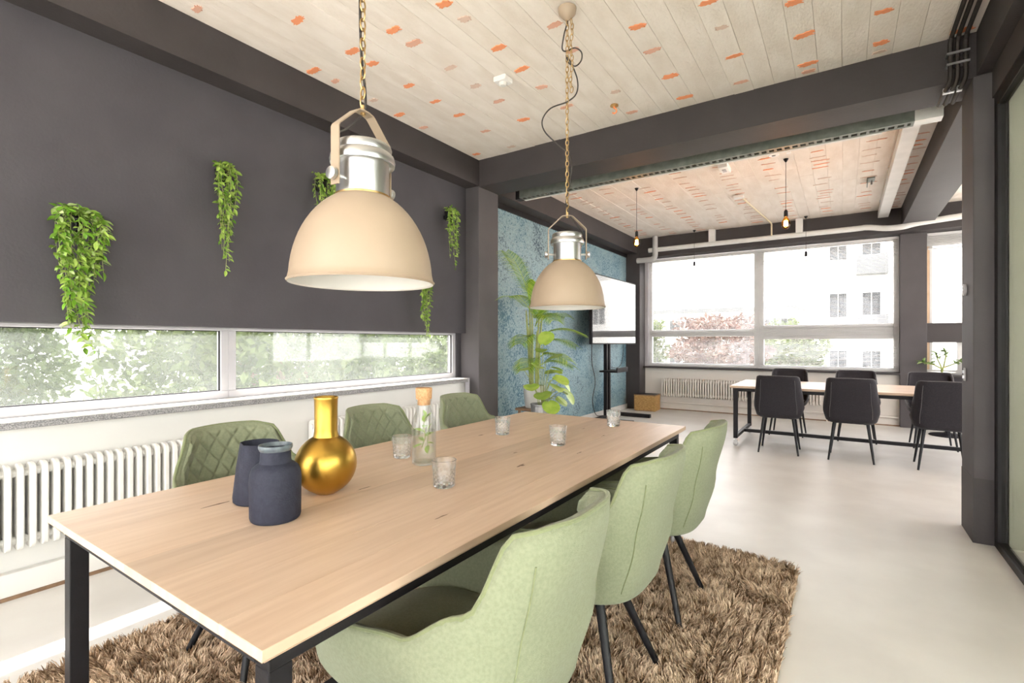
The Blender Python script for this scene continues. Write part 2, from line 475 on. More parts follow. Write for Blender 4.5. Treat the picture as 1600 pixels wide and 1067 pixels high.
PATCH1 = [(-2.843,1.828,'A'),(-2.418,2.232,'A'),(-2.412,2.406,'B'),(-1.977,2.228,'A'),(-2.828,2.235,'A'),(-2.831,2.413,'A'),(-3.273,2.234,'A'),(-3.264,2.416,'B'),(-2.842,2.78,'A'),(-3.27,3.089,'A'),(-2.838,3.086,'A'),(-2.84,3.386,'A'),(-3.279,3.401,'B'),(-2.4,2.771,'C'),(-1.965,2.401,'C'),(-1.964,2.766,'A'),(-1.976,3.077,'A'),(-2.411,3.077,'C'),(-2.4,3.379,'B'),(-2.409,3.784,'A'),(-2.84,3.785,'B'),(-3.269,4.197,'A'),(-2.843,4.235,'C'),(-1.526,2.765,'B'),(-1.557,3.076,'B'),(-1.984,3.381,'B'),(-1.971,3.781,'B'),(-3.253,2.783,'C'),(-1.094,3.075,'A'),(-1.1,3.385,'B'),(-1.095,3.786,'A'),(-1.528,3.773,'C'),(-1.087,4.178,'A'),(-1.541,4.189,'B'),(-0.64,3.769,'A'),(-0.659,4.175,'B'),(-0.671,3.087,'A'),(-0.649,3.383,'C'),(-0.242,3.374,'A'),(-0.215,3.769,'A'),(-0.215,4.172,'A'),(-0.217,4.291,'B'),(0.205,3.769,'A'),(0.211,4.156,'A'),(0.209,4.278,'C'),(0.639,4.281,'A'),(-3.254,1.428,'B')]
for x, y, k in PATCH1:
    s_ = {'A': 1.0, 'B': .95, 'C': .9}[k]
    patch(x, y, 'brick' + k, random.uniform(.085, .125) * s_, random.uniform(.045, .062) * s_)
for i in range(10):                      # the same grid of marks goes on above and behind the camera
    for j in range(13):
        x, y = -3.27 + .435 * i, 2.23 - .40 * j
        if -x * .5566 + y * .8306 < 2.82 and random.random() < .8:
            patch(x + random.uniform(-.03, .03), y + random.uniform(-.04, .04), random.choice(('brickA', 'brickA', 'brickB', 'brickC')), .1, .052)
for col_x in (-3.1, -2.62, -2.14, -1.66, -1.18, -.70, -.22, .26, .62):
    y = 5.0 + random.uniform(0, .2)
    while y < 9.3:
        if random.random() < .85:
            k = random.choice(('brickB', 'brickB', 'brickC', 'brickC', 'brickA'))
            patch(col_x + random.uniform(-.03, .03), y, k, random.uniform(.1, .17), random.uniform(.018, .035))
        y += random.choice((.13, .2, .26))
for col_x in (1.4, 1.9, 2.4):
    for q in range(9):
        patch(col_x, 5.2 + q * .45, 'brickB', .14, .03)

# beams and pillars
struct('beam', bx(-3.70, -3.365, -3.2, 9.75, BZ, CZ + .02), M['darkbeam'])                # along the window wall
struct('beam', bx(-3.36, 4.6, 4.36, 4.73, BZ - .012, CZ + .02), M['darkbeam'])            # across the room
struct('beam', bx(.72, 1.08, -3.2, 4.36, BZ, CZ + .02), M['darkbeam'])                    # above the glass partition
struct('beam', bx(.72, 1.08, 4.73, 9.42, BZ, CZ + .02), M['darkbeam'])
struct('beam', bx(-3.36, 4.6, 9.42, 9.76, 2.955, CZ + .02), M['darkbeam'])                # above the far windows
struct('pillar', bx(-3.70, -3.365, 4.36, 4.73, 0, BZ, .004), M['pillar'])
pr = struct('pillar', bx(.70, 1.06, 4.34, 4.71, 0, BZ - .012, .004), M['pillar'])
bx(.698, 1.062, 4.338, 4.712, 0, .42).build('paint_band', M['darkbeam'], pr, 0)
struct('pillar', bx(-3.62, -3.30, 9.40, 9.75, 0, BZ, .004), M['darkbeam'])
struct('pillar', bx(.72, 1.04, 9.62, 9.78, 0, 2.955, .004), M['pillar'])

# wall on the left: charcoal above the strip window, white below
wl = struct('wall_left', bx(-3.69, XL, -3.2, 4.36, 1.405, BZ), M['dark'])
bx(-3.85, XL, -3.2, 4.36, 0, .855).build('parapet', M['white'], wl, 0)
bx(-3.75, -3.62, 4.275, 4.36, .855, 1.405).build('reveal', M['dark'], wl, 0)
bx(-3.75, -3.58, 4.73, 9.42, 0, BZ).build('wallpaper_panel', M['wallpaper'], wl, 0)
bx(-3.58, -3.555, 4.73, 9.40, 0, .09).build('skirting', M['duct'], wl, 0)
bx(-3.585, -3.555, 4.73, 9.40, 2.975, BZ).build('shade_strip', M['black'], wl, 0)  # black strip painting the shade below the beam onto the wallpaper top
struct('baseboard_left', bx(XL, -3.50, -3.2, 4.36, 0, .13, .004), M['white'])
struct('trim_1', bx(XL, -3.485, -3.2, 4.36, 0, .016), M['brown'])
# sill
sill = struct('trim_2', bx(-3.64, -3.46, -3.2, 4.30, .862, .897, .004), M['stone'])
bx(-3.70, -3.468, -3.2, 4.295, .897, .905).build('sill_cap', M['white'], sill, 0)
bx(-3.50, -3.455, 4.285, 4.31, .70, .905).build('bracket', M['frame'], sill, 0)

def strip_window(name, y0, y1):
    wn = sempty(name)
    X0, X1 = -3.69, -3.63
    z0, z1 = .905, 1.405
    def bar(n, *a): return bx(*a, .003).build(n, M['frame'], wn, 0)
    bar('frame_rail', X0, X1, y0, y1, z0, z0 + .055); bar('frame_rail', X0, X1, y0, y1, z1 - .022, z1)
    bar('frame_stile', X0, X1, y0, y0 + .052, z0 + .055, z1 - .022); bar('frame_stile', X0, X1, y1 - .052, y1, z0 + .055, z1 - .022)
    g = bx(-3.668, -3.662, y0 + .05, y1 - .05, z0 + .05, z1 - .02).build('pane', M['glass_left'], wn, 0)
    m = MB()
    for a, b in ((y0 + .052, y0 + .058), (y1 - .058, y1 - .052)): m.box(-3.66, -3.645, a, b, z0 + .055, z1 - .022)
    m.box(-3.66, -3.645, y0 + .058, y1 - .058, z0 + .055, z0 + .061); m.box(-3.66, -3.645, y0 + .058, y1 - .058, z1 - .028, z1 - .022)
    m.build('gasket', M['black'], wn, 0)
strip_window('window_1', -.62, 1.80)
strip_window('window_2', 1.80, 4.275)
strip_window('window_3', -3.05, -.62)

# far wall
wf = struct('wall_far', bx(-3.7, .72, 9.72, 9.95, 0, .80), M['cream'])
bx(1.04, 4.6, 9.72, 9.95, 0, .80).build('parapet', M['dark'], wf, 0)
bx(-3.32, -3.235, 9.70, 9.9, .80, 2.955).build('reveal', M['frame'], wf, 0)
struct('trim_3', bx(-3.30, .72, 9.60, 9.82, .80, .832, .004), M['darkbeam'])
struct('baseboard_far', bx(-3.30, .72, 9.70, 9.72, 0, .10, .003), M['cream'])
struct('trim_4', bx(-3.30, .72, 9.69, 9.705, 0, .018), M['brown'])
wn = sempty('window_4')
def fb(n, x0, x1, z0, z1, y0=9.76, y1=9.83, m='frame_light', par=None): return bx(x0, x1, y0, y1, z0, z1, .004).build(n, M[m], par or wn, 0)
fb('frame_rail', -3.24, .72, .832, .90); fb('frame_rail', -3.24, .72, 2.89, 2.955)
fb('frame_stile', -3.24, -3.17, .90, 2.89); fb('frame_stile', .65, .72, .90, 2.89)
fb('mullion', -1.33, -1.17, .90, 2.89)
fb('transom', -3.17, -1.33, 1.41, 1.545); fb('transom', -1.17, .65, 1.41, 1.545)
fb('sash_rail', -1.17, .65, 1.545, 1.60, 9.75, 9.82); fb('sash_rail', -1.17, .65, 1.355, 1.41, 9.75, 9.82)
for x0, x1 in ((-3.17, -1.33), (-1.17, .65)):
    for z0, z1 in ((.90, 1.41), (1.545, 2.89)):
        bx(x0, x1, 9.79, 9.796, z0, z1).build('pane', M['glass'], wn, 0)
wn2 = sempty('window_5')
fb('frame_rail', 1.04, 4.6, .832, .89, par=wn2); fb('frame_rail', 1.04, 4.6, 2.76, 2.955, par=wn2)
fb('frame_stile', 1.04, 1.085, .89, 2.76, m='wood_frame', par=wn2); fb('frame_stile', 1.085, 1.12, .89, 2.76, par=wn2)
for x in (1.40, 2.6, 3.6): fb('mullion', x, x + .07, .89, 1.30, par=wn2)
for x in (1.62, 2.6, 3.6): fb('mullion', x, x + .07, 1.59, 2.76, par=wn2)
bx(1.0, 4.6, 9.66, 9.84, 1.30, 1.59, .004).build('transom', M['darkbeam'], wn2, 0)
for z0, z1 in ((.89, 1.30), (1.59, 2.76)): bx(1.12, 4.6, 9.79, 9.796, z0, z1).build('pane', M['glass'], wn2, 0)
struct('trim_5', bx(1.04, 4.6, 9.44, 9.82, .795, .832, .004), M['darkbeam'])

# glass partition on the right, corridor beyond it, walls out of view that close the room
wp = sempty('window_6')
def pb(n, y0, y1, z0, z1, x0=.80, x1=.85, m='black'): return bx(x0, x1, y0, y1, z0, z1, .003).build(n, M[m], wp, 0)
pb('frame_stile', 4.27, 4.338, 0, 2.86); pb('frame_rail', -3.0, 4.27, 0, .05); pb('frame_rail', -3.0, 4.27, 2.79, 2.86)
for y in (2.95, 1.6, .25, -1.1): pb('joint', y, y + .008, .05, 2.79, .818, .832, 'frame')
for a, b in ((2.958, 4.27), (1.608, 2.95), (.258, 1.6), (-1.092, .25), (-3.0, -1.1)):
    bx(.82, .83, a, b, .05, 2.79).build('pane', M['glass_part'], wp, 0)
struct('trim_6', bx(.79, .86, -3.2, 4.338, 2.86, BZ), M['darkbeam'])
struct('wall_right', bx(2.4, 2.55, -3.2, 4.36, 0, .3), M['corridor'])
struct('wall_right_head', bx(2.4, 2.55, -3.2, 4.36, 3.0, CZ), M['corridor'])
struct('light_block_wall', bx(2.4, 2.55, 1.8, 4.36, .3, 3.0), M['corridor'])  # added out of view to hold back light from the right
wc = sempty('added_window_8')  # added glazing out of view, brings daylight in from the right
for y in (-3.1, -1.3, .5, 1.73): bx(2.44, 2.5, y, y + .07, .3, 3.0).build('mullion', M['frame'], wc, 0)
bx(2.465, 2.475, -3.1, 1.8, .3, 3.0).build('pane', M['glass'], wc, 0)
struct('glass_backing_panel', bx(.86, 2.55, 4.295, 4.335, 0, BZ), M['corridor'])  # added panel before the pillar, gives the glass its pale tone
struct('wall_side', bx(4.6, 4.75, 4.36, 9.95, 0, .8), M['white'])
struct('wall_side_head', bx(4.6, 4.75, 4.36, 9.95, 2.9, CZ), M['white'])
wd_ = sempty('added_window_9')  # added glazing out of view, brightens the far bay
for y in (4.4, 6.2, 8.0, 9.8): bx(4.64, 4.7, y, y + .07, .8, 2.9).build('mullion', M['frame'], wd_, 0)
bx(4.665, 4.675, 4.4, 9.85, .8, 2.9).build('pane', M['glass'], wd_, 0)
wb = sempty('added_window_7')                      # unseen glazing added behind the camera to let in daylight
for x in (-3.7, -1.9, -.2, 1.05, 2.33): bx(x, x + .07, -3.18, -3.1, .3, 3.0).build('mullion', M['frame'], wb, 0)
bx(-3.7, 2.4, -3.15, -3.14, .3, 3.0).build('pane', M['glass'], wb, 0)
struct('wall_back', bx(-3.85, 2.55, -3.2, -3.05, 0, .3), M['white'])
struct('wall_back_head', bx(-3.85, 2.55, -3.2, -3.05, 3.0, CZ), M['white'])

# ------------------------------------------------------------------ outside
struct('ground', bx(-60, 60, -60, 90, -1.7, -1.6), M['asphalt'])
struct('lawn', bx(-40, -4.2, -30, 60, -1.6, -1.57), M['grass'])

def leaves(n, center, radii, size, shell=.55, seed=0):
    g = np.random.default_rng(seed)
    d = g.normal(size=(n, 3)); d /= np.linalg.norm(d, axis=1)[:, None]
    rad = shell + (1 - shell) * g.random(n) ** .6
    lump = 1 + .18 * np.sin(d[:, 0] * 5 + seed) * np.sin(d[:, 1] * 6 + 2 * seed) + .12 * np.sin(d[:, 2] * 9 + seed)
    C = np.array(center) + d * (rad * lump)[:, None] * np.array(radii)
    a = g.normal(size=(n, 3)); a /= np.linalg.norm(a, axis=1)[:, None]
    b = np.cross(a, g.normal(size=(n, 3))); b /= np.linalg.norm(b, axis=1)[:, None]
    s = size * g.uniform(.6, 1.3, n)[:, None]
    V = np.stack([C - a * s, C + b * s * .5, C + a * s, C - b * s * .5], 1).reshape(-1, 3)
    return V, np.arange(4 * n).reshape(-1, 4)

def tree(label, loc, h, radii, n, size, m, seed, group, name='broadleaf_tree', cat='tree'):
    t = thing(name, label, cat, (loc[0], loc[1], -1.6), 0, group)
    V, F = leaves(n, (0, 0, h), radii, size, seed=seed)
    o = npmesh('crown', V, F, M[m], t); o['kind'] = 'stuff'
    k = MB().tube([(0, 0, 0), (.05, .02, h * .5), (0, 0, h)], [.16, .12, .06], 8)
    for q in range(4):
        a = q * PI / 2 + seed
        k.tube([(0, 0, h * .5), (radii[0] * .4 * math.cos(a), radii[1] * .4 * math.sin(a), h * 1.05)], [.07, .025], 6)
    k.build('trunk', M['trunk'], t)
    return t
G = 'trees outside the strip window'
for i, (x, y, h, rx, ry, rz, m, lab) in enumerate([
    (-9.5, -3.0, 2.6, 2.2, 2.6, 2.7, 'treeA', 'leafy tree at the near end of the row outside the strip window'),
    (-15.6, 1.2, 3.0, 2.3, 2.6, 2.9, 'treeB', 'darker green tree filling the strip window pane nearest the camera'),
    (-9.3, 5.6, 2.7, 2.2, 2.5, 2.7, 'treeA', 'yellow green tree seen through the strip window around its middle post'),
    (-15.8, 9.8, 3.1, 2.4, 2.7, 2.9, 'treeB', 'green tree behind the far pane of the strip window'),
    (-9.8, 13.2, 2.8, 2.4, 2.8, 2.8, 'treeA', 'light green tree beyond the far end of the strip window'),
    (-16.5, 18.6, 3.2, 2.8, 3.2, 3.0, 'treeB', 'last green tree in the row seen through the strip window')]):
    tree(lab, (x, y), h, (rx * 1.12, ry * 1.16, rz * 1.1), 20000, .10, m, i + 3, G)
tree('copper leaved bush beyond the left pane of the far window', (-4.2, 21.5), 2.6, (1.9, 1.3, 1.5), 5000, .12, 'bushR', 21, None, 'copper_bush', 'bush')
tree('pale green bush at the left edge of the far window', (-8.6, 22.5), 2.7, (1.8, 1.4, 1.7), 5000, .12, 'treeA', 22, None, 'green_bush', 'bush')
tree('pale green tree beside the white building beyond the far window', (-2.1, 26.0), 2.0, (1.5, 1.4, 1.9), 5000, .13, 'treeA', 23, None)

def building(label, loc, wd, dp, ht, cols, rows, m, balcony=False):
    b = thing('apartment_building', label, 'building', (loc[0], loc[1], -1.6))
    bx(0, wd, 0, dp, 0, ht).build('wall', M[m], b, 0)
    bx(-.25, wd + .25, -.25, dp + .25, ht, ht + .3).build('roof', M['bldg_grey'], b, 0)
    cw = wd / cols; rh = ht / rows
    fm = MB()
    for z0, z1, x0, x1 in ((0, .07, 0, 1), (.93, 1, 0, 1), (.07, .93, 0, .07), (.07, .93, .93, 1), (.07, .93, .48, .52)):
        fm.box(x0, x1, -.08, 0, z0, z1)
    fme = fm.mesh('window', M['bldg'], 0); pme = bx(.05, .95, -.02, .02, .05, .95).mesh('pane', M['bwin'], 0)
    bal = MB().box(0, 1, -1.0, 0, 0, .06).box(0, 1, -1.0, -.95, .06, .5).mesh('balcony', M['bldg_grey'], 0) if balcony else None
    for r in range(rows):
        for c in range(cols):
            f = link('window', fme, b); f.location = (c * cw + cw * .2, 0, r * rh + rh * .32); f.scale = (cw * .6, 1, rh * .48)
            link('pane', pme, f)
            if bal and c % 2 == 1:
                o = link('balcony', bal, b); o.location = (c * cw + cw * .05, 0, r * rh + .2); o.scale = (cw * .9, 1, 2)
    return b
building('white apartment block with grey balconies beyond the far window', (-1.0, 33), 9, 8, 9.5, 6, 3, 'bldg', True)
building('low white block left of the balconied block beyond the far window', (-13.5, 40), 11, 6, 5.2, 7, 2, 'bldg')
building('white house behind the narrow window by the far pillar', (3.4, 24), 7, 6, 8.5, 5, 3, 'bldg', True)

# ------------------------------------------------------------------ venetian blinds
def blind(label, x0, x1, z0, z1, y, solid):
    t = thing('venetian_blind', label, 'blind', ((x0 + x1) / 2, y, z0), 0, None)
    hw = (x1 - x0) / 2; H = z1 - z0
    bx(-hw, hw, -.022, .022, H - .035, H).build('head_rail', M['slat'], t, 0)
    bx(-hw, hw, -.014, .014, 0, .018).build('bottom_rail', M['slat'], t, 0)
    m = MB(); z = .03; k = 0
    while z < H - .04:
        tilt = .0025 if z < H - solid else .007
        m.add([(-hw, -.0125, z - tilt), (hw, -.0125, z - tilt), (hw, 0, z + .0015), (-hw, 0, z + .0015), (-hw, .0125, z + tilt), (hw, .0125, z + tilt)], [(0, 1, 2, 3), (3, 2, 5, 4)])
        z += .0235; k += 1
    o = m.build('slats', M['slat'], t, 0); o['kind'] = 'stuff'
    for f in (-.85, -.3, .3, .85):
        MB().tube([(hw * f, -.014, 0), (hw * f, -.014, H)], .0012, 5).build('ladder_cord', M['slat'], t)
    MB().tube([(-hw + .10, -.03, H - .03), (-hw + .10, -.035, H * .45)], .003, 6).build('tilt_wand', M['slat'], t)
    return t
blind('wide pale venetian blind lowered over the left half of the far window', -3.22, -1.26, .845, 2.945, 9.735, .35)
blind('wide pale venetian blind lowered over the right half of the far window', -1.25, .70, .845, 2.945, 9.735, .3)
blind('pale venetian blind pulled up at the top of the narrow window by the far pillar', 1.06, 2.9, 2.70, 2.945, 9.72, .25)

# ------------------------------------------------------------------ radiators
def fin_mesh(ht, dp, wd):
    """cast radiator section: arched outline extruded, bulging column fronts"""
    out = []
    n = 7
    for k in range(n + 1):
        a = PI * k / n
        out.append((math.cos(a) * dp / 2, ht - dp * .28 + math.sin(a) * dp * .28))
    for k in range(n + 1):
        a = PI + PI * k / n
        out.append((math.cos(a) * dp / 2, dp * .28 + math.sin(a) * dp * .28))
    mb = MB(); N = len(out)
    cz = ht / 2
    def ring(y, s): return [(x * s, y, cz + (z - cz) * (1 - (1 - s) * .25)) for x, z in out]
    h = wd / 2
    rings = [ring(-h * .75, .80), ring(-h, .92), ring(0, 1.0), ring(h, .92), ring(h * .75, .80)]
    rings = [ring(-h, .84), ring(-h * .6, .97), ring(h * .6, .97), ring(h, .84)]
    vs = [p for r in rings for p in r]; fs = []
    for i in range(len(rings) - 1):
        for k in range(N): fs.append((i * N + k, i * N + (k + 1) % N, (i + 1) * N + (k + 1) % N, (i + 1) * N + k))
    fs.append(tuple(range(N))); fs.append(tuple((len(rings) - 1) * N + k for k in range(N)))
    return mb.add(vs, fs)
RADW = M['white']
def radiator(label, loc, n, pitch, rz=0.0, stuff=False):
    t = thing('column_radiator', label, 'radiator', loc, rz)
    L = n * pitch
    if stuff:
        m = MB(); f = fin_mesh(.36, .10, .026)
        for k in range(n): m.add([(x, y + (k + .5) * pitch, z) for x, y, z in f.v], f.f)
        o = m.build('fins', M['cream'], t); o['kind'] = 'stuff'; H = .36
    else:
        me = fin_mesh(.44, .11, .027).mesh('fin', RADW); H = .44
        for k in range(n):
            o = link('fin', me, t); o.location = (0, (k + .5) * pitch, 0)
    mm = M['cream'] if stuff else RADW
    MB().tube([(0, 0, H - .05), (0, L, H - .05)], .021, 10).build('header_pipe', mm, t)
    MB().tube([(0, 0, .05), (0, L, .05)], .021, 10).build('header_pipe', mm, t)
    v = MB().tube([(0, -.005, .05), (0, -.06, .05), (0, -.07, .04), (0, -.07, -loc[2] + .001)], .010, 8); v.build('supply_pipe', mm, t)
    MB().lathe([(0.001, 0), (.018, 0), (.02, .02), (.016, .05), (.001, .055)], 12, (0, -.07, .06)).build('valve', mm, t)
    for y in (.15, L - .15):
        bx(-.07, .0, y - .008, y + .008, .06, .08).build('bracket', mm, t, 0)
    return t
radiator('long white column radiator under the strip window, beside the near end of the table', (-3.475, -.62, .25), 52, .046)
radiator('white column radiator behind the green chairs at the far end of the strip window', (-3.475, 2.35, .25), 34, .046)
r3 = radiator('cream column radiator under the blinds of the far window', (-.30, 9.655, .25), 59, .045, R(90), True)
MB().tube([(-3.28, 9.66, .14), (.70, 9.66, .14)], .014, 10).build('heating_pipe', M['cream'])
tag(bpy.data.objects['heating_pipe'], 'cream heating pipe running low along the far wall', 'pipe')

# ------------------------------------------------------------------ tables
def caster(par, x, y):
    c = MB().box(x - .016, x - .012, y - .022, y + .022, .03, .075).box(x + .012, x + .016, y - .022, y + .022, .03, .075).box(x - .016, x + .016, y - .022, y + .022, .072, .078)
    c.tube([(x, y, .075), (x, y, .10)], .008, 8)
    o = c.build('caster', M['galv'], par, 0)
    wv = []
    k = MB(); n = 16
    prof = [(.010, -.011), (.026, -.011), (.030, -.007), (.030, .007), (.026, .011), (.010, .011)]
    for r_, x_ in prof:
        for q in range(n):
            a = 2 * PI * q / n; wv.append((x + x_, y + r_ * math.cos(a), .031 + r_ * math.sin(a)))
    k.add(wv, [(i * n + q, i * n + (q + 1) % n, (i + 1) * n + (q + 1) % n, (i + 1) * n + q) for i in range(5) for q in range(n)])
    k.build('wheel', M['frame'], o)

def make_table(name, label, L, Wd, loc, rz, knots):
    """length along local y, origin at floor centre"""
    t = thing(name, label, 'table', loc, rz)
    H = .76; th = .030
    top = bx(-Wd / 2 + .01, Wd / 2 - .01, -L / 2 + .01, L / 2 - .01, H - th, H - .022).build('tabletop', M['oak'], t, 0)
    n = 8; pw = Wd / n
    for i in range(n):
        me = MB().box(-pw / 2, pw / 2, -L / 2, L / 2, -.022, 0, .0006 if 0 < i < n - 1 else .0012).mesh('plank', M['oak'], 0)
        o = link('plank', me, top); o.location = (-Wd / 2 + (i + .5) * pw, 0, H)
    # bevelled underside edge
    b = MB(); e = .012
    b.add([(-Wd / 2, -L / 2, H - .022), (Wd / 2, -L / 2, H - .022), (Wd / 2, L / 2, H - .022), (-Wd / 2, L / 2, H - .022),
           (-Wd / 2 + e, -L / 2 + e, H - th), (Wd / 2 - e, -L / 2 + e, H - th), (Wd / 2 - e, L / 2 - e, H - th), (-Wd / 2 + e, L / 2 - e, H - th)],
          [(0, 1, 5, 4), (1, 2, 6, 5), (2, 3, 7, 6), (3, 0, 4, 7)])
    b.build('edge', M['oak'], top, 0)
    for j, (kx, ky, kl, kw) in enumerate(knots):
        rr = random.Random(j); vs = [(0, 0, 0)]; nn = 12
        for q in range(nn):
            a = 2 * PI * q / nn; s_ = rr.uniform(.35, 1)
            vs.append((kw * math.cos(a) * s_, kl * math.sin(a) * s_, 0))
        m = MB().add(vs, [(0, q + 1, (q + 1) % nn + 1) for q in range(nn)])
        o = m.build('knot', M['knot'], top, 0); o.location = (kx, ky, H + .0004)
    ix, iy = Wd / 2 - .035, L / 2 - .033
    lw, ld = .08, .04
    for sx in (-1, 1):
        for sy in (-1, 1):
            cx, cy = sx * (ix - .024), sy * (iy - .024)
            bx(cx - .024, cx + .024, cy - .024, cy + .024, .10, H - th - .04, .002).build('leg', M['black'], t, 0)
            caster(t, cx, cy)
    for sx in (-1, 1):
        cx = sx * (ix - .024)
        bx(cx - .024, cx + .024, -iy, iy, H - th - .04, H - th, .002).build('side_rail', M['black'], t, 0)
    for sy in (-1, 1):
        cy = sy * (iy - .024)
        bx(-ix + .048, ix - .048, cy - .024, cy + .024, H - th - .04, H - th, .002).build('end_rail', M['black'], t, 0)
        bx(-ix + .048, ix - .048, cy - .02, cy + .02, .10, .14, .002).build('foot_rail', M['black'], t, 0)
    bx(-.02, .02, -iy + .044, iy - .044, .10, .14, .002).build('stretcher', M['black'], t, 0)
    return t
TX, TY, TW, TL = -1.455, 1.875, 1.22, 2.80
KN = [(-.28, -1.05, .07, .006), (-.02, -.66, .05, .004), (.28, -.05, .045, .012), (-.05, -.2, .05, .004), (.12, .15, .03, .006), (.38, .32, .03, .005), (-.3, .42, .035, .008), (.1, .95, .04, .006), (.42, -.72, .05, .005), (.3, .8, .05, .005)]
make_table('dining_table', 'large light oak table on black steel legs carrying the vases and glasses', TL, TW, (TX, TY, 0), 0, KN)
make_table('dining_table', 'light oak table on casters among the black chairs by the far window', 2.80, 1.22, (.215, 7.29, 0), R(90), [(.1, -.9, .05, .01)])

# ------------------------------------------------------------------ upholstered chairs
def outline(phi, a_b, a_f, b, n):
    c, s_ = math.cos(phi), math.sin(phi)
    a = a_b if c > 0 else a_f
    r = 1 / ((abs(c) / a) ** n + (abs(s_) / b) ** n) ** (1 / n)
    return -c * r, s_ * r
def lerp_tab(tab, z):
    if z <= tab[0][0]: return tab[0][1]
    for (z0, v0), (z1, v1) in zip(tab[:-1], tab[1:]):
        if z <= z1: return v0 + (v1 - v0) * smooth01((z - z0) / (z1 - z0))
    return tab[-1][1]
class Shell:
    def __init__(s, a, af, b, n, rim, z0, zm, P):
        s.a, s.af, s.b, s.n, s.rim, s.z0, s.zm, s.P = a, af, b, n, rim, z0, zm, P
    def rimz(s, phi): return lerp_tab(s.rim, abs(math.degrees(phi)))
    def at(s, phi, z, inset=0.0, frac=1.0):
        x, y = outline(phi, lerp_tab(s.a, z), s.af, lerp_tab(s.b, z), s.n)
        r = math.hypot(x, y); k = frac * (r - inset) / r
        return Vector((x * k, y * k, z))
    def pt(s, u, t):
        phi = (u * 2 - 1) * s.P; zr = s.rimz(phi)
        if t < .35:
            k = t / .35
            return s.at(phi, s.z0 + (s.zm - s.z0) * (1 - math.cos(k * PI / 2)), 0, .03 + .97 * math.sin(k * PI / 2))
        return s.at(phi, s.zm + (zr - s.zm) * (t - .35) / .65)

def make_shell_chair(name, label, sh, fabric, edge, cushion, legs, pad, group):
    t = thing(name, label, 'chair', (0, 0, 0), 0, group)
    body = MB().grid(sh.pt, 72, 20).build('backrest', fabric, t, 60)
    md = body.modifiers.new('thickness', 'SOLIDIFY'); md.thickness = .026; md.offset = -1
    # make sure the thickness grows inwards
    md.offset = -1
    # piping along the rim
    rim = [sh.at((u / 80 * 2 - 1) * sh.P, sh.rimz((u / 80 * 2 - 1) * sh.P), .006) for u in range(81)]
    MB().tube(rim, .0065, 8).build('piping', edge, body)
    # seam down the two back corners
    for sgn in (-1, 1):
        ph = sgn * R(42)
        line = [sh.at(ph * (1 - .25 * k / 12), sh.zm + .03 + (sh.rimz(ph) - sh.zm - .06) * k / 12, -.0008) for k in range(13)]
        MB().tube(line, .0022, 5).build('seam', edge, body)
    if pad:
        A = R(78)
        def fn(u, v):
            phi = (u * 2 - 1) * A; z1 = sh.rimz(phi) - .012; z = .47 + (z1 - .47) * v
            s_ = phi * .30; wq, hq = .075, .10
            p = (s_ / wq + z / hq) % 1; q = (s_ / wq - z / hq) % 1
            d = min(p, 1 - p, q, 1 - q)
            e = min(u, 1 - u, v, 1 - v)
            bulge = .014 * min(1, (d / .16)) ** .6 * min(1, e / .04)
            return sh.at(phi, z, .026 + bulge + .004 * min(1, e / .03))
        MB().grid(fn, 150, 64).build('quilted_pad', fabric, t, 0).data.shade_smooth()
    # cushion
    cx, ca, cb, cz0, cz1, cn = cushion
    prof = [(.0, cz0), (.92, cz0), (.985, cz0 + .012), (1.0, (cz0 + cz1) / 2), (.985, cz1 - .014), (.94, cz1 - .004), (.6, cz1 + .006), (.001, cz1 + .010)]
    m = MB(); N = 48; vs = []
    for f, z in prof:
        for k in range(N):
            a = 2 * PI * k / N; c, s_ = math.cos(a), math.sin(a)
            r = 1 / ((abs(c) / ca) ** cn + (abs(s_) / cb) ** cn) ** (1 / cn)
            vs.append((cx + c * r * max(f, .001), s_ * r * max(f, .001), z))
    m.add(vs, [(i * N + k, i * N + (k + 1) % N, (i + 1) * N + (k + 1) % N, (i + 1) * N + k) for i in range(len(prof) - 1) for k in range(N)])
    m.build('seat', fabric, t, 60)
    tx, ty, tz, fx, fy, r0, r1, mm = legs
    for sx in (-1, 1):
        for sy in (-1, 1):
            MB().tube([(sx * tx, sy * ty, tz), (sx * fx, sy * fy, 0.0)], [r0, r1], 14).build('leg', mm, t)
    m = MB()
    for sy in (-1, 1): m.tube([(-tx, -ty * sy, tz - .012), (tx, ty * sy, tz - .012)], .014, 8)
    m.lathe([(.001, tz - .02), (.075, tz - .02), (.08, tz - .005), (.08, tz + .01), (.001, tz + .01)], 20)
    m.build('under_frame', mm, t)
    return t
green_shell = Shell(a=[(.40, .245), (.62, .295), (.90, .355)], af=.49, b=[(.38, .255), (.60, .305), (.70, .300), (.90, .235)], n=3.0,
                    rim=[(0, .905), (22, .902), (36, .888), (57, .725), (86, .645), (128, .618), (152, .50)], z0=.375, zm=.425, P=R(152))
GREEN = []
c0 = make_shell_chair('dining_chair', 'x', green_shell, M['green'], M['green_dark'], (.09, .30, .245, .40, .475, 3.2),
                      (.075, .07, .385, .205, .21, .0185, .0125, M['blackwood']), True, None)
def place(proto, first, x, y, rz, label, z=0.0):
    o = proto if first else copy_tree(proto)
    o.location = (x, y, z); o.rotation_euler = (0, 0, rz); o['label'] = label
    return o
GG = 'sage green chairs around the oak table'
specs = [(-.825, 1.05, 180, 'sage green felt chair nearest the camera, right front of the oak table'),
         (-.825, 1.76, 180, 'sage green felt chair second along the right side of the oak table'),
         (-.815, 2.48, 180, 'sage green felt chair at the far right end of the oak table'),
         (-2.07, 1.175, 0, 'sage green quilted chair behind the dark vases, by the long radiator'),
         (-2.07, 2.0, 0, 'sage green quilted chair behind the glass carafe on the window side'),
         (-2.07, 2.80, 0, 'sage green quilted chair next to the charcoal pillar on the window side')]
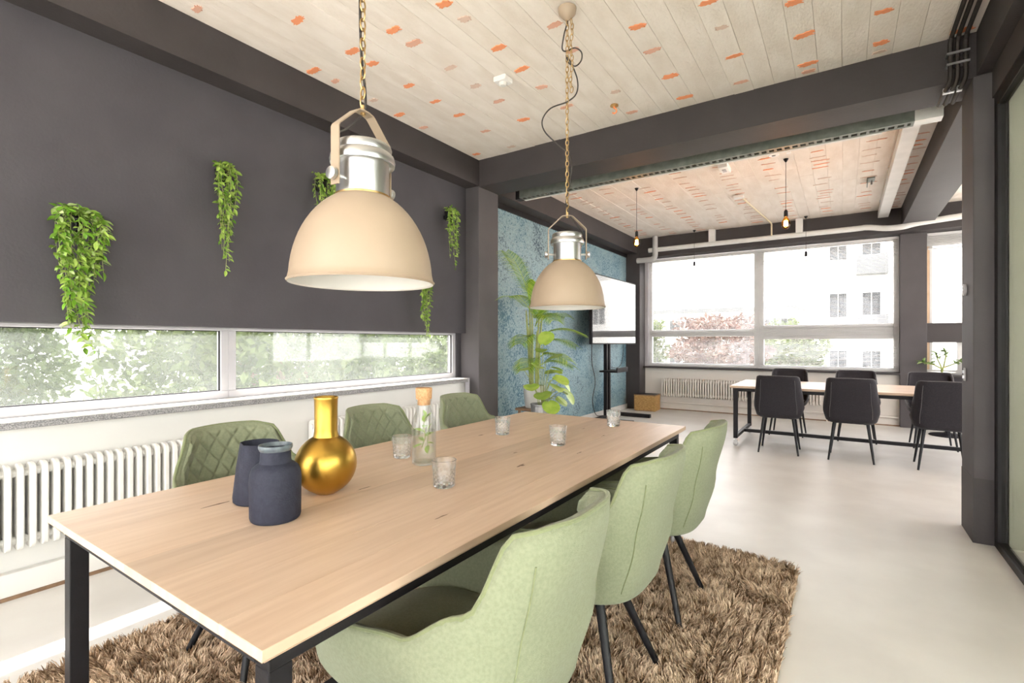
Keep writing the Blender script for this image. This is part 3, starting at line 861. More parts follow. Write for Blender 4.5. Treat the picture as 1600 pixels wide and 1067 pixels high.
for i, (x, y, a, lab) in enumerate(specs):
    o = place(c0, i == 0, x, y, R(a + random.uniform(-2, 2)), lab, .012); o['group'] = GG

black_shell = Shell(a=[(.43, .225), (.60, .245), (.91, .295)], af=.22, b=[(.42, .235), (.55, .262), (.91, .238)], n=5.0,
                    rim=[(0, .912), (36, .910), (43, .895), (52, .74), (66, .56), (100, .53), (142, .455)], z0=.40, zm=.445, P=R(142))
b0 = make_shell_chair('side_chair', 'x', black_shell, M['velvet'], M['velvet_edge'], (.02, .235, .225, .415, .485, 4.5),
                      (.15, .15, .43, .215, .205, .017, .0095, M['blackwood']), False, None)
bspecs = [(-.64, 6.72, 90, 'black velvet chair at the left end of the near row by the far table'),
          (.07, 6.72, 90, 'black velvet chair in the middle of the near row by the far table'),
          (.84, 6.70, 90, 'black velvet chair in the near row partly hidden by the right pillar'),
          (-.66, 8.02, -90, 'black velvet chair across the far table at the left, its back to the radiator'),
          (.14, 8.02, -90, 'black velvet chair across the far table in the middle of the window side'),
          (.92, 8.02, -90, 'black velvet chair across the far table in front of the far pillar')]
for i, (x, y, a, lab) in enumerate(bspecs):
    o = place(b0, i == 0, x, y, R(a + random.uniform(-2, 2)), lab); o['group'] = 'black chairs around the far table'

# ------------------------------------------------------------------ shag rug
rug = thing('shag_rug', 'brown shaggy rug under the oak table and its green chairs', 'rug', (-1.40, 1.58, 0))
RX, RY = 1.19, 1.70
def rrect(hx, hy, r, n=8):
    out = []
    for cx, cy, a0 in ((hx - r, hy - r, 0), (-hx + r, hy - r, 90), (-hx + r, -hy + r, 180), (hx - r, -hy + r, 270)):
        for k in range(n + 1):
            a = R(a0 + 90 * k / n); out.append((cx + r * math.cos(a), cy + r * math.sin(a)))
    return out
o2 = rrect(RX, RY, .12); nn = len(o2)
MB().add([(x, y, 0.001) for x, y in o2] + [(x, y, .012) for x, y in o2], [tuple(range(nn)), tuple(range(nn, 2 * nn))] + [(k, (k + 1) % nn, nn + (k + 1) % nn, nn + k) for k in range(nn)]).build('rug_backing', M['rugbase'], rug, 0)
def pile(n):
    P = np.stack([rng.uniform(-RX, RX, n), rng.uniform(-RY, RY, n)], 1)
    q = np.maximum(np.abs(P) - np.array([RX - .12, RY - .12]), 0)
    P = P[np.hypot(q[:, 0], q[:, 1]) < .12]; n = len(P)
    # clump: strands are drawn towards tuft centres and lean with a slow swirl
    ang = 2.5 * np.sin(P[:, 0] * 5.1 + 1.3 * np.sin(P[:, 1] * 4.3)) + 2.5 * np.cos(P[:, 1] * 4.7 + P[:, 0] * 2.2) + rng.normal(0, .7, n)
    g = .045; cell = np.floor(P / g) * g; h = np.sin(cell[:, 0] * 927.1 + cell[:, 1] * 531.7) * 43758.5
    jx = (h % 1) * g; jy = ((h * 1.7) % 1) * g
    tc = cell + np.stack([jx, jy], 1)
    lean = np.stack([np.cos(ang), np.sin(ang)], 1) * rng.uniform(.005, .022, n)[:, None] + (tc - P) * .55
    H = rng.uniform(.018, .036, n)
    w_ = rng.uniform(.0013, .0026, n)[:, None]
    pa = rng.uniform(0, 2 * PI, n); side = np.stack([np.cos(pa), np.sin(pa)], 1) * w_
    z = lambda a: np.full((n, 1), 1.0) * a[:, None] if isinstance(a, np.ndarray) else np.full((n, 1), a)
    b0 = np.hstack([P - side, z(.008)]); b1 = np.hstack([P + side, z(.008)])
    m0 = np.hstack([P + lean * .45 - side, z(.008 + H * .62)]); m1 = np.hstack([P + lean * .45 + side, z(.008 + H * .62)])
    t0 = np.hstack([P + lean - side * .35, z(.008 + H)]); t1 = np.hstack([P + lean + side * .35, z(.008 + H)])
    V = np.stack([b0, b1, m1, m0, t1, t0], 1).reshape(-1, 3)
    base = np.arange(n)[:, None] * 6
    F = np.concatenate([base + np.array([[0, 1, 2, 3]]), base + np.array([[3, 2, 4, 5]])], 0)
    return V, F
V, F = pile(300000)
o = npmesh('shag_pile', V, F, M['rug'], rug); o['kind'] = 'stuff'

# ------------------------------------------------------------------ factory pendant lamps
def factory_lamp(label, x, y, zr, yoke, cable, loose):
    t = thing('factory_pendant_lamp', label, 'lamp', (x, y, zr), 0, 'beige factory lamps over the oak table')
    rr, hh = .222, .277
    prof = []
    for k in range(15):
        a = k / 14 * math.acos(.082 / rr)
        prof.append((rr * math.cos(a), hh / .932 * math.sin(a)))
    outer = [(rr + .004, -.004), (rr + .008, .002), (rr + .003, .008)] + prof[1:] + [(.03, hh)]
    MB().lathe(outer, 64).build('shade', M['beige'], t, 50)
    inner = [(rr + .003, -.004)] + [(max(r - .005, .02), z - .004 if z > .02 else z) for r, z in prof] + [(.001, hh - .005)]
    MB().lathe(inner, 64).build('shade_lining', M['shadewhite'], t, 60)
    MB().lathe([(.001, .145), (.022, .14), (.045, .12), (.05, .095), (.04, .065), (.001, .05)], 20).build('bulb', M['shadewhite'], t)
    MB().lathe([(.001, .30), (.024, .30), (.024, .13), (.001, .13)], 16).build('socket', M['black'], t)
    h0 = hh - .004
    MB().lathe([(.001, h0), (.083, h0), (.083, h0 + .112), (.088, h0 + .108), (.1005, h0 + .106), (.1025, h0 + .118), (.0985, h0 + .134), (.090, h0 + .142), (.092, h0 + .158), (.089, h0 + .166), (.083, h0 + .170), (.001, h0 + .172)], 48).build('housing', M['galv'], t, 35)
    MB().lathe([(.083, h0 - .003), (.087, h0), (.087, h0 + .006), (.083, h0 + .008)], 48).build('collar', M['brass'], t)
    d = Vector((yoke[0], yoke[1], 0)).normalized(); s_ = Vector((-d.y, d.x, 0))
    m = MB(); hw = .017
    path = [(.112, h0 + .015), (.112, h0 + .192), (.108, h0 + .20), (.036, h0 + .268), (.030, h0 + .272), (.012, h0 + .276)]
    full = [(-a, z) for a, z in path] + [(a, z) for a, z in reversed(path)]
    th = .004; pv = []
    for i, (a, z) in enumerate(full):
        p = full[max(i - 1, 0)]; q = full[min(i + 1, len(full) - 1)]
        tx, tz = q[0] - p[0], q[1] - p[1]; L = math.hypot(tx, tz); nx, nz = -tz / L, tx / L
        for (e, f) in ((-1, 0), (1, 0), (1, 1), (-1, 1)):
            pv.append(d * (a + nx * th * f) + s_ * hw * e + Vector((0, 0, z + nz * th * f)))
    fs = []
    for i in range(len(full) - 1):
        for k in range(4): fs.append((i * 4 + k, i * 4 + (k + 1) % 4, (i + 1) * 4 + (k + 1) % 4, (i + 1) * 4 + k))
    fs += [(3, 2, 1, 0), tuple(len(full) * 4 - 4 + k for k in range(4))]
    m.add(pv, fs); m.build('yoke', M['beige'], t, 0)
    for sg in (-1, 1):
        b = d * sg
        k = MB(); c = Vector((0, 0, h0 + .045))
        k.tube([c + b * .083, c + b * .118], .006, 8); k.tube([c + b * .118, c + b * .121, c + b * .134, c + b * .136], [.015, .019, .019, .015], 16)
        k.build('knob', M['galv'], t)
    top = h0 + .280
    MB().tube([(0, 0, top - .012), (0, 0, top + .02)], .008, 10).build('eye_bolt', M['brass'], t)
    ceil_h = CZ - zr - .012
    m = MB(); z = top + .03; k = 0
    while z < ceil_h - .05:
        m.torus_link((0, 0, z), .040, .020, .0028, (1, 0, 0) if k % 2 else (0, 1, 0)); z += .0315; k += 1
    if loose:                                   # spare length of chain doubled back
        z = ceil_h - .08
        for k in range(14):
            m.torus_link((.022 + .006 * math.sin(k), .012, z), .040, .020, .0028, (1, 0, 0) if k % 2 else (0, 1, 0)); z -= .0315
    ch = m.build('chain', M['brass'], t)
    ch['kind'] = 'stuff'
    MB().lathe([(.001, ceil_h - .075), (.014, ceil_h - .07), (.03, ceil_h - .055), (.052, ceil_h - .03), (.056, ceil_h), (.001, ceil_h)], 28).build('ceiling_canopy', M['beige'], t)
    MB().tube(spline(cable, 8), .0042, 7).build('power_cable', M['cable'], t)
    return t
# camera right / forward directions, used to lay the loose cables out in the room
RT = Vector((.8306, .5566, 0)); FW = Vector((-.5566, .8306, 0))
def cp(a, z, f=0.0): return tuple(RT * a + FW * f + Vector((0, 0, z)))
factory_lamp('beige factory pendant lamp hanging nearest the camera over the oak table', -1.293, 1.062, 1.493, (.012, -.117),
             [cp(-.085, .44, .03), cp(-.10, .475, .0), cp(-.05, .50, .0), cp(.0, .55, .0), cp(.008, .61, .0), cp(-.008, .80), cp(-.010, 1.2), cp(-.006, 1.80)], False)
factory_lamp('beige factory pendant lamp with looped cable over the far end of the oak table', -1.385, 2.665, 1.512, (-.83, -.557),
             [cp(.105, .42), cp(.09, .455), cp(.045, .51), cp(.004, .575), cp(-.006, .64), cp(.02, .78), cp(.028, .86), cp(.01, .93), cp(-.06, .985), cp(-.135, 1.06), cp(-.15, 1.13), cp(-.10, 1.20), cp(.0, 1.24),
              cp(.055, 1.29), cp(.062, 1.37), cp(.03, 1.46), cp(-.005, 1.52), cp(.01, 1.475), cp(.05, 1.455), cp(.085, 1.49), cp(.085, 1.54), cp(.045, 1.565), cp(-.005, 1.545), cp(-.03, 1.56), cp(-.02, 1.64), cp(0, 1.72), cp(0, 1.79)], True)

# ------------------------------------------------------------------ bare bulb pendants
def bulb_pendant(label, x, y, lit):
    t = thing('bulb_pendant', label, 'lamp', (x, y, 2.545), 0, 'bare bulb pendants in the far bay')
    H = CZ - 2.545 - .006
    MB().lathe([(.001, H - .035), (.008, H - .035), (.024, H - .008), (.026, H), (.001, H)], 16).build('ceiling_rose', M['black'], t)
    MB().tube([(0, 0, .19), (0, 0, H - .03)], .0032, 6).build('cord', M['cable'], t)
    MB().lathe([(.001, .215), (.010, .213), (.019, .20), (.021, .14), (.016, .135), (.001, .135)], 16).build('socket', M['blackwood'], t)
    b = MB().lathe([(.001, 0), (.018, .005), (.038, .025), (.047, .052), (.044, .078), (.03, .108), (.017, .135)], 24).build('bulb', M['amber' if lit else 'clearbulb'], t)
    f = MB()
    for k in range(6):
        a = k * PI / 3
        f.tube([(.014 * math.cos(a), .014 * math.sin(a), .095), (.02 * math.cos(a + .3), .02 * math.sin(a + .3), .035)], .0022, 5)
    f.build('filament', M['filament'] if lit else M['brass'], b)
    if lit:
        l = bpy.data.lights.new('bulb_light', 'POINT'); l.energy = .5; l.color = (1, .6, .25); l.shadow_soft_size = .03
        lo = bpy.data.objects.new('bulb_light', l); COL.objects.link(lo); lo.parent = t; lo.location = (0, 0, .06)
bulb_pendant('lit amber bulb hanging on a black cord by the teal wallpaper', -2.25, 6.29, True)
bulb_pendant('lit amber bulb hanging on a black cord above the far table', -.527, 6.2, True)
bulb_pendant('unlit clear bulb on a cord against the left half of the far window', -2.23, 9.22, False)
bulb_pendant('unlit clear bulb on a cord against the right half of the far window', -.50, 9.20, False)

# ------------------------------------------------------------------ ceiling services
t = thing('cable_tray', 'long grey green perforated cable tray hung behind the cross beam', 'cable tray', (-3.20, 4.93, 3.018))
L = 3.66
base = MB(); wd = .115
n = 60; st = L / n                              # perforated floor of the tray: ladders of bars around real slots
base.box(0, L, 0, .03, 0, .003).box(0, L, wd - .03, wd, 0, .003)
for k in range(n + 1): base.box(min(k * st, L - .02), min(k * st, L - .02) + .02, .03, wd - .03, 0, .003)
base.build('tray_bed', M['tray'], t, 0)
for y in (0, wd - .003): bx(0, L, y, y + .003, .003, .095).build('tray_side', M['tray'], t, 0)
bx(0, L, -.030, .0, .085, .105).build('pale_strip', M['duct'], t, 0)  # pale strip along the edge of the tray
bx(0, L - .2, wd, wd + .030, -.004, .016).build('pale_strip', M['duct'], t, 0)
bx(-.06, 0, .01, wd - .01, -.01, .09).build('end_cap', M['black'], t, 0)
bx(L, L + .17, .0, wd, .0, .10).build('junction_cover', M['palepot'], t, 0)
for x in (.35, 1.4, 2.5, 3.4): MB().tube([(x, wd / 2, .003), (x, wd / 2, CZ - 3.018 - .01)], .004, 6).build('hanger_rod', M['galv'], t)

t = thing('ceiling_duct', 'flat white duct running along the ceiling towards the far window', 'duct', (.50, 4.95, 3.20))
bx(-.065, .065, -.10, 4.45, 0, .10, .006).build('duct_channel', M['duct'], t, 0)
m = MB(); m.add([(-.40, -.02, .02), (-.065, -.02, .0), (-.065, .20, .0), (-.40, .10, .02), (-.40, -.02, .07), (-.065, -.02, .1), (-.065, .20, .1), (-.40, .10, .07)], [(0, 1, 2, 3), (4, 5, 6, 7), (0, 1, 5, 4), (1, 2, 6, 5), (2, 3, 7, 6), (3, 0, 4, 7)])
m.build('duct_branch', M['duct'], t, 0)
for y in (.6, 2.2, 3.8): bx(-.075, .075, y, y + .03, .1, CZ - 3.2 - .006).build('duct_clip', M['galv'], t, 0)

t = thing('wall_pipe', 'pale pipe running along the beam above the far window blinds', 'pipe', (-3.0, 9.33, 3.06))
MB().tube(spline([(-.1, 0, 0), (.5, 0, 0), (2.0, 0, .0), (3.1, 0, .0), (3.3, -.01, 0), (3.52, -.06, -.05), (3.72, -.10, -.06), (4.0, -.10, -.02), (5.0, -.12, .02), (7.2, -.12, .03)], 6), .042, 14).build('pipe_run', M['duct'], t)
MB().tube(spline([(.03, -.02, CZ - 3.06 - .01), (.03, -.02, .06), (.03, -.02, -.10), (0, -.02, -.16), (-.08, -.02, -.18), (-.32, -.02, -.18)], 6), .05, 14).build('elbow_pipe', M['pipe'], t)
for x in (1.0, 2.35): bx(x, x + .10, -.05, .06, .03, CZ - 3.06 - .01).build('pipe_bracket', M['duct'], t, 0)

t = thing('cable_run', 'three black cables clipped down the cross beam beside the right pillar', 'cables', (.62, 4.33, 3.02))
for i, dx in enumerate((-.035, 0, .04)):
    MB().tube(spline([(dx, -4.0, .275), (dx, -2.0, .275), (dx, -.25, .272), (dx, -.06, .262), (dx, -.016, .22), (dx, -.016, .1), (dx, -.016, .02), (dx - .01, .0, -.025), (dx - .02, .12, -.03), (dx - .02, .30, -.03)], 6), .013, 10).build('cable', M['cable'], t)
for z in (.17, .10):
    for dx in (-.035, 0, .04): bx(dx - .02, dx + .02, -.032, .03, z, z + .014).build('clip', M['galv'], t, 0)
for dx in (-.05, -.02, .02): bx(dx - .014, dx + .014, .05, .075, -.047, -.012).build('clip', M['galv'], t, 0)

t = thing('smoke_detector', 'small white box detector on the concrete ceiling by the looped lamp cable', 'detector', (-2.16, 3.10, CZ - .056))
bx(-.055, .055, -.055, .055, .012, .05, .008).build('body', M['shadewhite'], t, 0)
MB().lathe([(.001, -.012), (.022, -.01), (.03, .0), (.032, .012), (.001, .012)], 20).build('sensor', M['palepot'], t)
t = thing('ceiling_hook', 'rusty brown hook in the concrete ceiling just before the cross beam', 'hook', (-1.62, 3.98, CZ - .055))
MB().tube(spline([(0, 0, .05), (0, 0, .025), (.018, 0, .008), (.018, 0, -.014), (0, 0, -.022), (-.016, 0, -.012)], 5), .007, 8).build('hook', M['brickA'], t)
MB().lathe([(.001, .035), (.035, .04), (.03, .052), (.001, .052)], 14).build('plate', M['rattan'], t)
t = thing('ceiling_sensor', 'white box on the ceiling of the far bay just behind the cable tray', 'sensor', (-1.13, 6.05, CZ - .06))
bx(-.05, .05, -.12, .12, 0, .055, .006).build('body', M['shadewhite'], t, 0); bx(-.02, .02, -.04, .04, -.008, 0).build('lens', M['frame'], t, 0)
t = thing('ceiling_sensor', 'small white ring plate on the ceiling above the lit bulb over the far table', 'sensor', (-.62, 5.95, CZ - .03))
MB().lathe([(.02, .0), (.05, .0), (.055, .012), (.055, .025), (.001, .025)], 20).build('ring', M['shadewhite'], t); bx(.12, .16, -.03, .03, .0, .025).build('clip', M['shadewhite'], t, 0)
t = thing('conduit', 'yellowed conduit from a ceiling box down to the pipe over the far window', 'conduit', (-1.19, 7.35, CZ - .038))
bx(-.06, .06, -.05, .05, -.015, .022, .005).build('junction_box', M['duct'], t, 0)
MB().tube(spline([(.03, .04, 0), (.09, .8, .005), (.16, 1.6, .003), (.19, 1.88, -.01), (.19, 1.93, -.06), (.19, 1.94, -.20)], 6), .013, 8).build('pipe', M['yellowed'], t)
t = thing('ceiling_bracket', 'small dark steel bracket on the ceiling left of the white duct', 'bracket', (.28, 7.55, CZ - .05))
bx(-.04, .04, -.10, .10, .03, .043).build('plate', M['tray'], t, 0); bx(-.04, -.03, -.10, .10, -.03, .03).build('flange', M['tray'], t, 0)
MB().tube([(.01, .03, .035), (.01, .03, -.02)], .008, 8).build('bolt', M['galv'], t)

# switches on the right pillar
t = thing('thermostat', 'round grey sensor on the side of the right pillar at head height', 'switch', (.70, 4.55, 1.66))
MB().tube([(-.004, 0, 0), (-.016, 0, 0), (-.020, 0, 0)], [.04, .04, .03], 20).build('body', M['frame'], t); MB().tube([(-.02, 0, 0), (-.024, 0, 0)], .018, 12).build('dial', M['galv'], t)
t = thing('wall_switch', 'small metal switch low on the side of the right pillar', 'switch', (.70, 4.57, 1.08))
bx(-.010, -.002, -.022, .022, -.045, .045, .003).build('plate', M['pipe'], t, 0)
for z in (-.018, .018): bx(-.018, -.010, -.008, .008, z - .01, z + .01).build('rocker', M['galv'], t, 0)

# ------------------------------------------------------------------ things on the oak table
TZ = .7605
t = thing('bottle_vase', 'matt navy bottle vase with a pale glazed lip in front of the other vases', 'vase', (-1.449, .858, TZ), 0)
MB().lathe([(.001, 0), (.066, 0), (.070, .004), (.0725, .012), (.0735, .12), (.072, .142), (.066, .158), (.055, .168), (.046, .173), (.044, .180), (.0435, .205), (.045, .214), (.040, .214), (.039, .18), (.06, .15), (.066, .12), (.066, .012), (.001, .010)], 48).build('body', M['navy'], t, 40)
MB().lathe([(.0435, .208), (.046, .211), (.0485, .218), (.0485, .224), (.0475, .2265), (.0455, .227), (.044, .224), (.0425, .205)], 48).build('lip', M['navy_rim'], t)
t = thing('tapered_vase', 'matt navy tapered vase with a pinched rim behind the bottle vase', 'vase', (-1.665, .925, TZ), 0)
def pinch(i, k):
    a = 2 * PI * k / 48
    f = [0, .0, .0, .0, .05, .12, .2, .2, .12, 0, 0][min(i, 10)]
    return 1 - f * math.exp(-(((a - 4.4 + PI) % (2 * PI) - PI) / .5) ** 2)
MB().lathe([(.001, 0), (.072, 0), (.078, .006), (.079, .02), (.071, .12), (.064, .185), (.064, .198), (.060, .198), (.058, .18), (.07, .02), (.001, .012)], 48, (0, 0, 0), pinch).build('body', M['navy'], t, 40)
t = thing('gold_vase', 'round gold vase with a tall straight neck beside the navy vases', 'vase', (-1.545, 1.105, TZ), 0)
prof = [(.001, 0), (.032, 0), (.036, .002)]
for k in range(1, 17):
    a = -PI / 2 + .36 + (PI - .36 - .42) * k / 16
    prof.append((.106 * math.cos(a), .105 + .107 * math.sin(a)))
prof += [(.041, .214), (.0395, .224), (.0395, .30), (.0405, .336), (.0425, .342), (.041, .345), (.037, .342), (.036, .22), (.001, .2)]
MB().lathe(prof, 64).build('body', M['gold'], t, 50)

t = thing('glass_carafe', 'clear glass carafe with a cork stopper, water and mint sprigs', 'carafe', (-1.553, 1.612, TZ), 0)
MB().lathe([(.001, 0), (.044, 0), (.051, .006), (.054, .018), (.054, .165), (.053, .185), (.047, .205), (.037, .228), (.032, .25), (.032, .275), (.035, .285), (.033, .285), (.029, .275), (.029, .25), (.044, .204), (.0505, .18), (.051, .02), (.045, .012), (.001, .010)], 48).build('bottle', M['carafe'], t, 50)
MB().lathe([(.001, .0125), (.044, .0125), (.0495, .021), (.0495, .150), (.001, .150)], 40).build('water', M['water'], t)
MB().lathe([(.001, .262), (.028, .262), (.028, .287), (.035, .289), (.037, .335), (.035, .338), (.001, .338)], 28).build('cork_stopper', M['cork'], t)
stem = MB().tube(spline([(-.012, .0, .07), (.0, .006, .12), (.004, -.004, .17), (.01, .0, .215)], 5), .002, 6)
stem.tube(spline([(.015, .01, .06), (.012, .012, .1), (.022, .004, .15)], 5), .0018, 6)
sp = stem.build('sprig', M['stem'], t)
def leaf_mb(L, Wd, fold=.18, curl=.15):
    """pointed leaf along +y, folded at the midrib"""
    m = MB(); n = 6; vs = []
    for j in range(n + 1):
        v = j / n; wv = Wd * math.sin(PI * min(1, v * .93 + .04)) ** .8 * (1 - .25 * v)
        z = -curl * L * v * v
        vs += [(-wv / 2, L * v, z + fold * wv), (0, L * v, z), (wv / 2, L * v, z + fold * wv)]
    fs = [(j * 3 + q, j * 3 + q + 1, j * 3 + q + 4, j * 3 + q + 3) for j in range(n) for q in range(2)]
    return m.add(vs, fs)
def aim(pos, d, roll=0.0, s=1.0):
    d = Vector(d).normalized(); q = d.to_track_quat('Y', 'Z')
    return Matrix.Translation(Vector(pos)) @ q.to_matrix().to_4x4() @ Matrix.Rotation(roll, 4, 'Y') @ Matrix.Scale(s, 4)
herb = leaf_mb(.042, .026).mesh('mint_leaf', M['herb'])
for p, d in (((-.006, .003, .10), (-1, .2, .5)), ((0, .006, .12), (.6, .8, .6)), ((.002, 0, .14), (-.8, -.6, .5)), ((.003, -.003, .16), (.8, -.5, .6)), ((.006, -.002, .185), (-.5, .3, .9)), ((.008, 0, .195), (.6, .2, .9)), ((.01, 0, .21), (0, -.3, 1)), ((.014, .011, .09), (.9, .2, .2)), ((.018, .008, .13), (.7, -.6, .5)), ((.022, .004, .15), (.2, .3, 1)), ((-.01, .002, .085), (-.6, -.7, -.2)), ((.012, .012, .08), (-.4, .3, -.6))):
    o = link('mint_leaf', herb, sp); o.matrix_local = aim(p, d, random.uniform(-.5, .5), random.uniform(.8, 1.15))

# cut crystal tumblers
def tumbler_mesh():
    N = 48
    prof = [(.001, 0), (.036, 0), (.040, .004)]
    for k in range(1, 9): prof.append((.0405 + .0045 * k / 8, .004 + .066 * k / 8))
    prof += [(.0455, .080), (.0462, .100), (.0445, .1015), (.043, .100), (.041, .05), (.037, .020), (.001, .018)]
    def cut(i, k):
        if not 3 <= i <= 10: return 1
        a = k / N * 12; p = (a + i * .5) % 1; q = (a - i * .5) % 1
        return 1 - .10 * max(abs(p - .5), abs(q - .5)) * 1.6
    return MB().lathe(prof, N, (0, 0, 0), cut).mesh('glass_body', M['tumbler'], 15)
tm = tumbler_mesh()
for x, y, lab in ((-1.725, 1.645, 'cut crystal tumbler on the window side, left of the carafe'),
                  (-1.245, 1.400, 'cut crystal tumbler nearest the camera, in front of the carafe'),
                  (-1.665, 2.385, 'cut crystal tumbler behind the carafe near the window side of the table'),
                  (-1.250, 2.300, 'cut crystal tumbler in the middle of the right half of the table'),
                  (-1.235, 3.020, 'cut crystal tumbler at the far end of the table')):
    o = link('crystal_tumbler', tm); o.location = (x, y, TZ); o.rotation_euler = (0, 0, random.uniform(0, 1))
    tag(o, lab, 'glass', 'cut crystal tumblers on the oak table')

# ------------------------------------------------------------------ trailing wall plants
leafA = leaf_mb(.042, .024).mesh('leaf', M['leaf1']); leafB = leaf_mb(.040, .023).mesh('leaf', M['leaf2'])
def wall_plant(label, y, ztop, length, width, seed, singles, lf=.042, density=1.0, skew=0.0, taper=.55, bushy=.3):
    rr = random.Random(seed)
    t = thing('trailing_wall_plant', label, 'plant', (XL, y, ztop), 0, 'trailing plants on the charcoal wall')
    MB().lathe([(.001, -.085), (.038, -.085), (.042, -.08), (.047, -.01), (.050, -.008), (.050, .0), (.044, .0), (.040, -.02), (.001, -.022)], 20, (.062, 0, 0)).build('pot', M['black'], t)
    bx(.0005, .02, -.02, .02, -.07, -.03, .003).build('bracket', M['black'], t, 0)
    m = MB(); pts = []
    ns = int(13 * density)
    for k in range(ns):
        a = rr.uniform(-1, 1)
        Ls = length * (rr.uniform(taper, 1.0) if k > 1 else 1.0) * (1 - .35 * abs(a))
        y0 = a * width * .36; x0 = .06 + rr.uniform(-.02, .04); out = rr.uniform(.03, .08)
        ye = a * width * .28 + skew * Ls + rr.uniform(-.03, .03)
        P = spline([(.062, y0 * .3, 0), (x0 + out * .5, y0 * .8, .03), (x0 + out, y0 * 1.25, -.05), (x0 + out * .9, y0 * 1.1, -Ls * .4), (x0 + out * .7, (y0 + ye) / 2, -Ls * .7), (x0 + out * .6, ye, -Ls)], 5)
        m.tube(P, .0016, 4, False)
        acc = 0
        for i in range(len(P) - 1):
            seg = (P[i + 1] - P[i]).length; acc += seg
            step = lf * (.42 if P[i].z > -length * bushy else .62) / density ** .3
            while acc > step:
                acc -= step; pts.append((P[i].lerp(P[i + 1], rr.random()), P[i + 1] - P[i]))
    m.build('vines', M['stem'], t, 0)
    for k in range(int(30 * density)):               # bushy top
        a = rr.uniform(0, 2 * PI); q = rr.uniform(.2, 1)
        pts.append((Vector((.062 + .05 * math.cos(a) * q, width * .36 * math.sin(a) * q, .02 + .03 * rr.random())), Vector((math.cos(a), math.sin(a), .6))))
    mats = []
    for p, d in pts:
        side = Vector((rr.uniform(-.2, 1), rr.uniform(-1.3, 1.3), rr.uniform(-.9, .35))) + d.normalized() * .3
        mats.append(aim(p, side, rr.uniform(-.9, .9), rr.uniform(.7, 1.15) * lf / .042))
    if singles:
        rr.shuffle(mats)
        for i, mm in enumerate(mats[:singles]):
            o = link('leaf', leafB if rr.random() < .34 else leafA, t); o.matrix_local = mm
        rest = mats[singles:]
    else: rest = mats
    if rest:
        proto = leaf_mb(.042, .024); f = MB()
        for mm in rest: f.add([mm @ Vector(v) for v in proto.v], proto.f)
        o = f.build('foliage', M['foliage'], t, 0); o['kind'] = 'stuff'
    return t
wall_plant('trailing green plant nearest the camera, its vines reaching down over the window', .915, 1.985, .80, .28, 1, 300, .046, 1.5, .05, .45, .5)
wall_plant('trailing green plant high on the charcoal wall, second from the camera', 1.69, 2.46, .70, .15, 2, 0, .042, 1.0, .0, .6)
wall_plant('trailing green plant half hidden behind the nearest factory lamp', 2.45, 2.60, .45, .20, 3, 0, .040, 1.0, .0, .6)
wall_plant('trailing green plant high on the charcoal wall, beside the pillar', 4.0, 2.685, .60, .17, 4, 0, .040, .9, .10, .6)
wall_plant('trailing green plant low below the nearest lamp rim, dangling over the window frame', 3.56, 1.93, .60, .14, 5, 0, .040, .9, .06, .6)

# ------------------------------------------------------------------ palm, pothos and stands by the teal wall
t = thing('plant_stool', 'small brown wooden stool carrying the palm pot by the teal wall', 'stool', (-3.17, 5.22, 0))
bx(-.17, .17, -.17, .17, .47, .50, .004).build('seat', M['brown'], t, 0)
for sx in (-1, 1):
    for sy in (-1, 1): MB().tube([(sx * .13, sy * .13, .47), (sx * .15, sy * .15, 0)], [.018, .014], 10).build('leg', M['brown'], t)
def frond(m, base, d, L, droop, nl, lw, ll):
    """arched rachis with paired leaflets"""
    d = Vector(d).normalized(); h = Vector((d.x, d.y, 0)); h = h.normalized() if h.length > 1e-3 else Vector((1, 0, 0))
    P = []
    for k in range(13):
        s_ = k / 12
        P.append(Vector(base) + d * L * s_ + (h * .25 - Vector((0, 0, 1))) * droop * L * s_ * s_)
    m.tube(P, [.006 * (1 - .75 * k / 12) for k in range(13)], 5, False)
    for k in range(nl):
        s_ = .22 + .78 * k / (nl - 1); i = min(11, int(s_ * 12)); p = P[i].lerp(P[i + 1], s_ * 12 - i); tan = (P[i + 1] - P[i]).normalized()
        side = tan.cross(Vector((0, 0, 1)))
        side = side.normalized() if side.length > .05 else Vector((0, 1, 0))
        up = side.cross(tan)
        Lk = ll * (.55 + .6 * math.sin(PI * min(1, .15 + .8 * (s_ - .22) / .78)))
        for sg in (-1, 1):
            dd = (side * sg + tan * .9 + up * .1).normalized()
            tip = p + dd * Lk + Vector((0, 0, -.30 * Lk)); mid = p + dd * Lk * .5 + Vector((0, 0, .0))
            wv = tan.cross(dd).cross(dd).normalized() * lw
            m.add([p - wv * .3, p + wv * .3, mid + wv * .5, mid - wv * .5, tip], [(0, 1, 2, 3), (3, 2, 4)])
t = thing('potted_palm', 'tall potted palm by the teal wall behind the far lamp', 'plant', (-3.17, 5.22, .50))
MB().lathe([(.001, 0), (.10, 0), (.11, .01), (.135, .25), (.14, .255), (.14, .27), (.128, .27), (.124, .24), (.001, .235)], 32).build('pot', M['palepot'], t)
MB().lathe([(.001, .245), (.124, .243)], 24).build('soil', M['soil'], t)
rr = random.Random(5)
for k in range(7):
    a = rr.uniform(0, 2 * PI)
    MB().tube(spline([(.05 * math.cos(a), .05 * math.sin(a), .24), (.07 * math.cos(a), .07 * math.sin(a), .7), (.10 * math.cos(a), .10 * math.sin(a), 1.1 + rr.uniform(-.2, .2))], 5), [.011] * 10 + [.006], 7).build('cane', M['stem'], t)
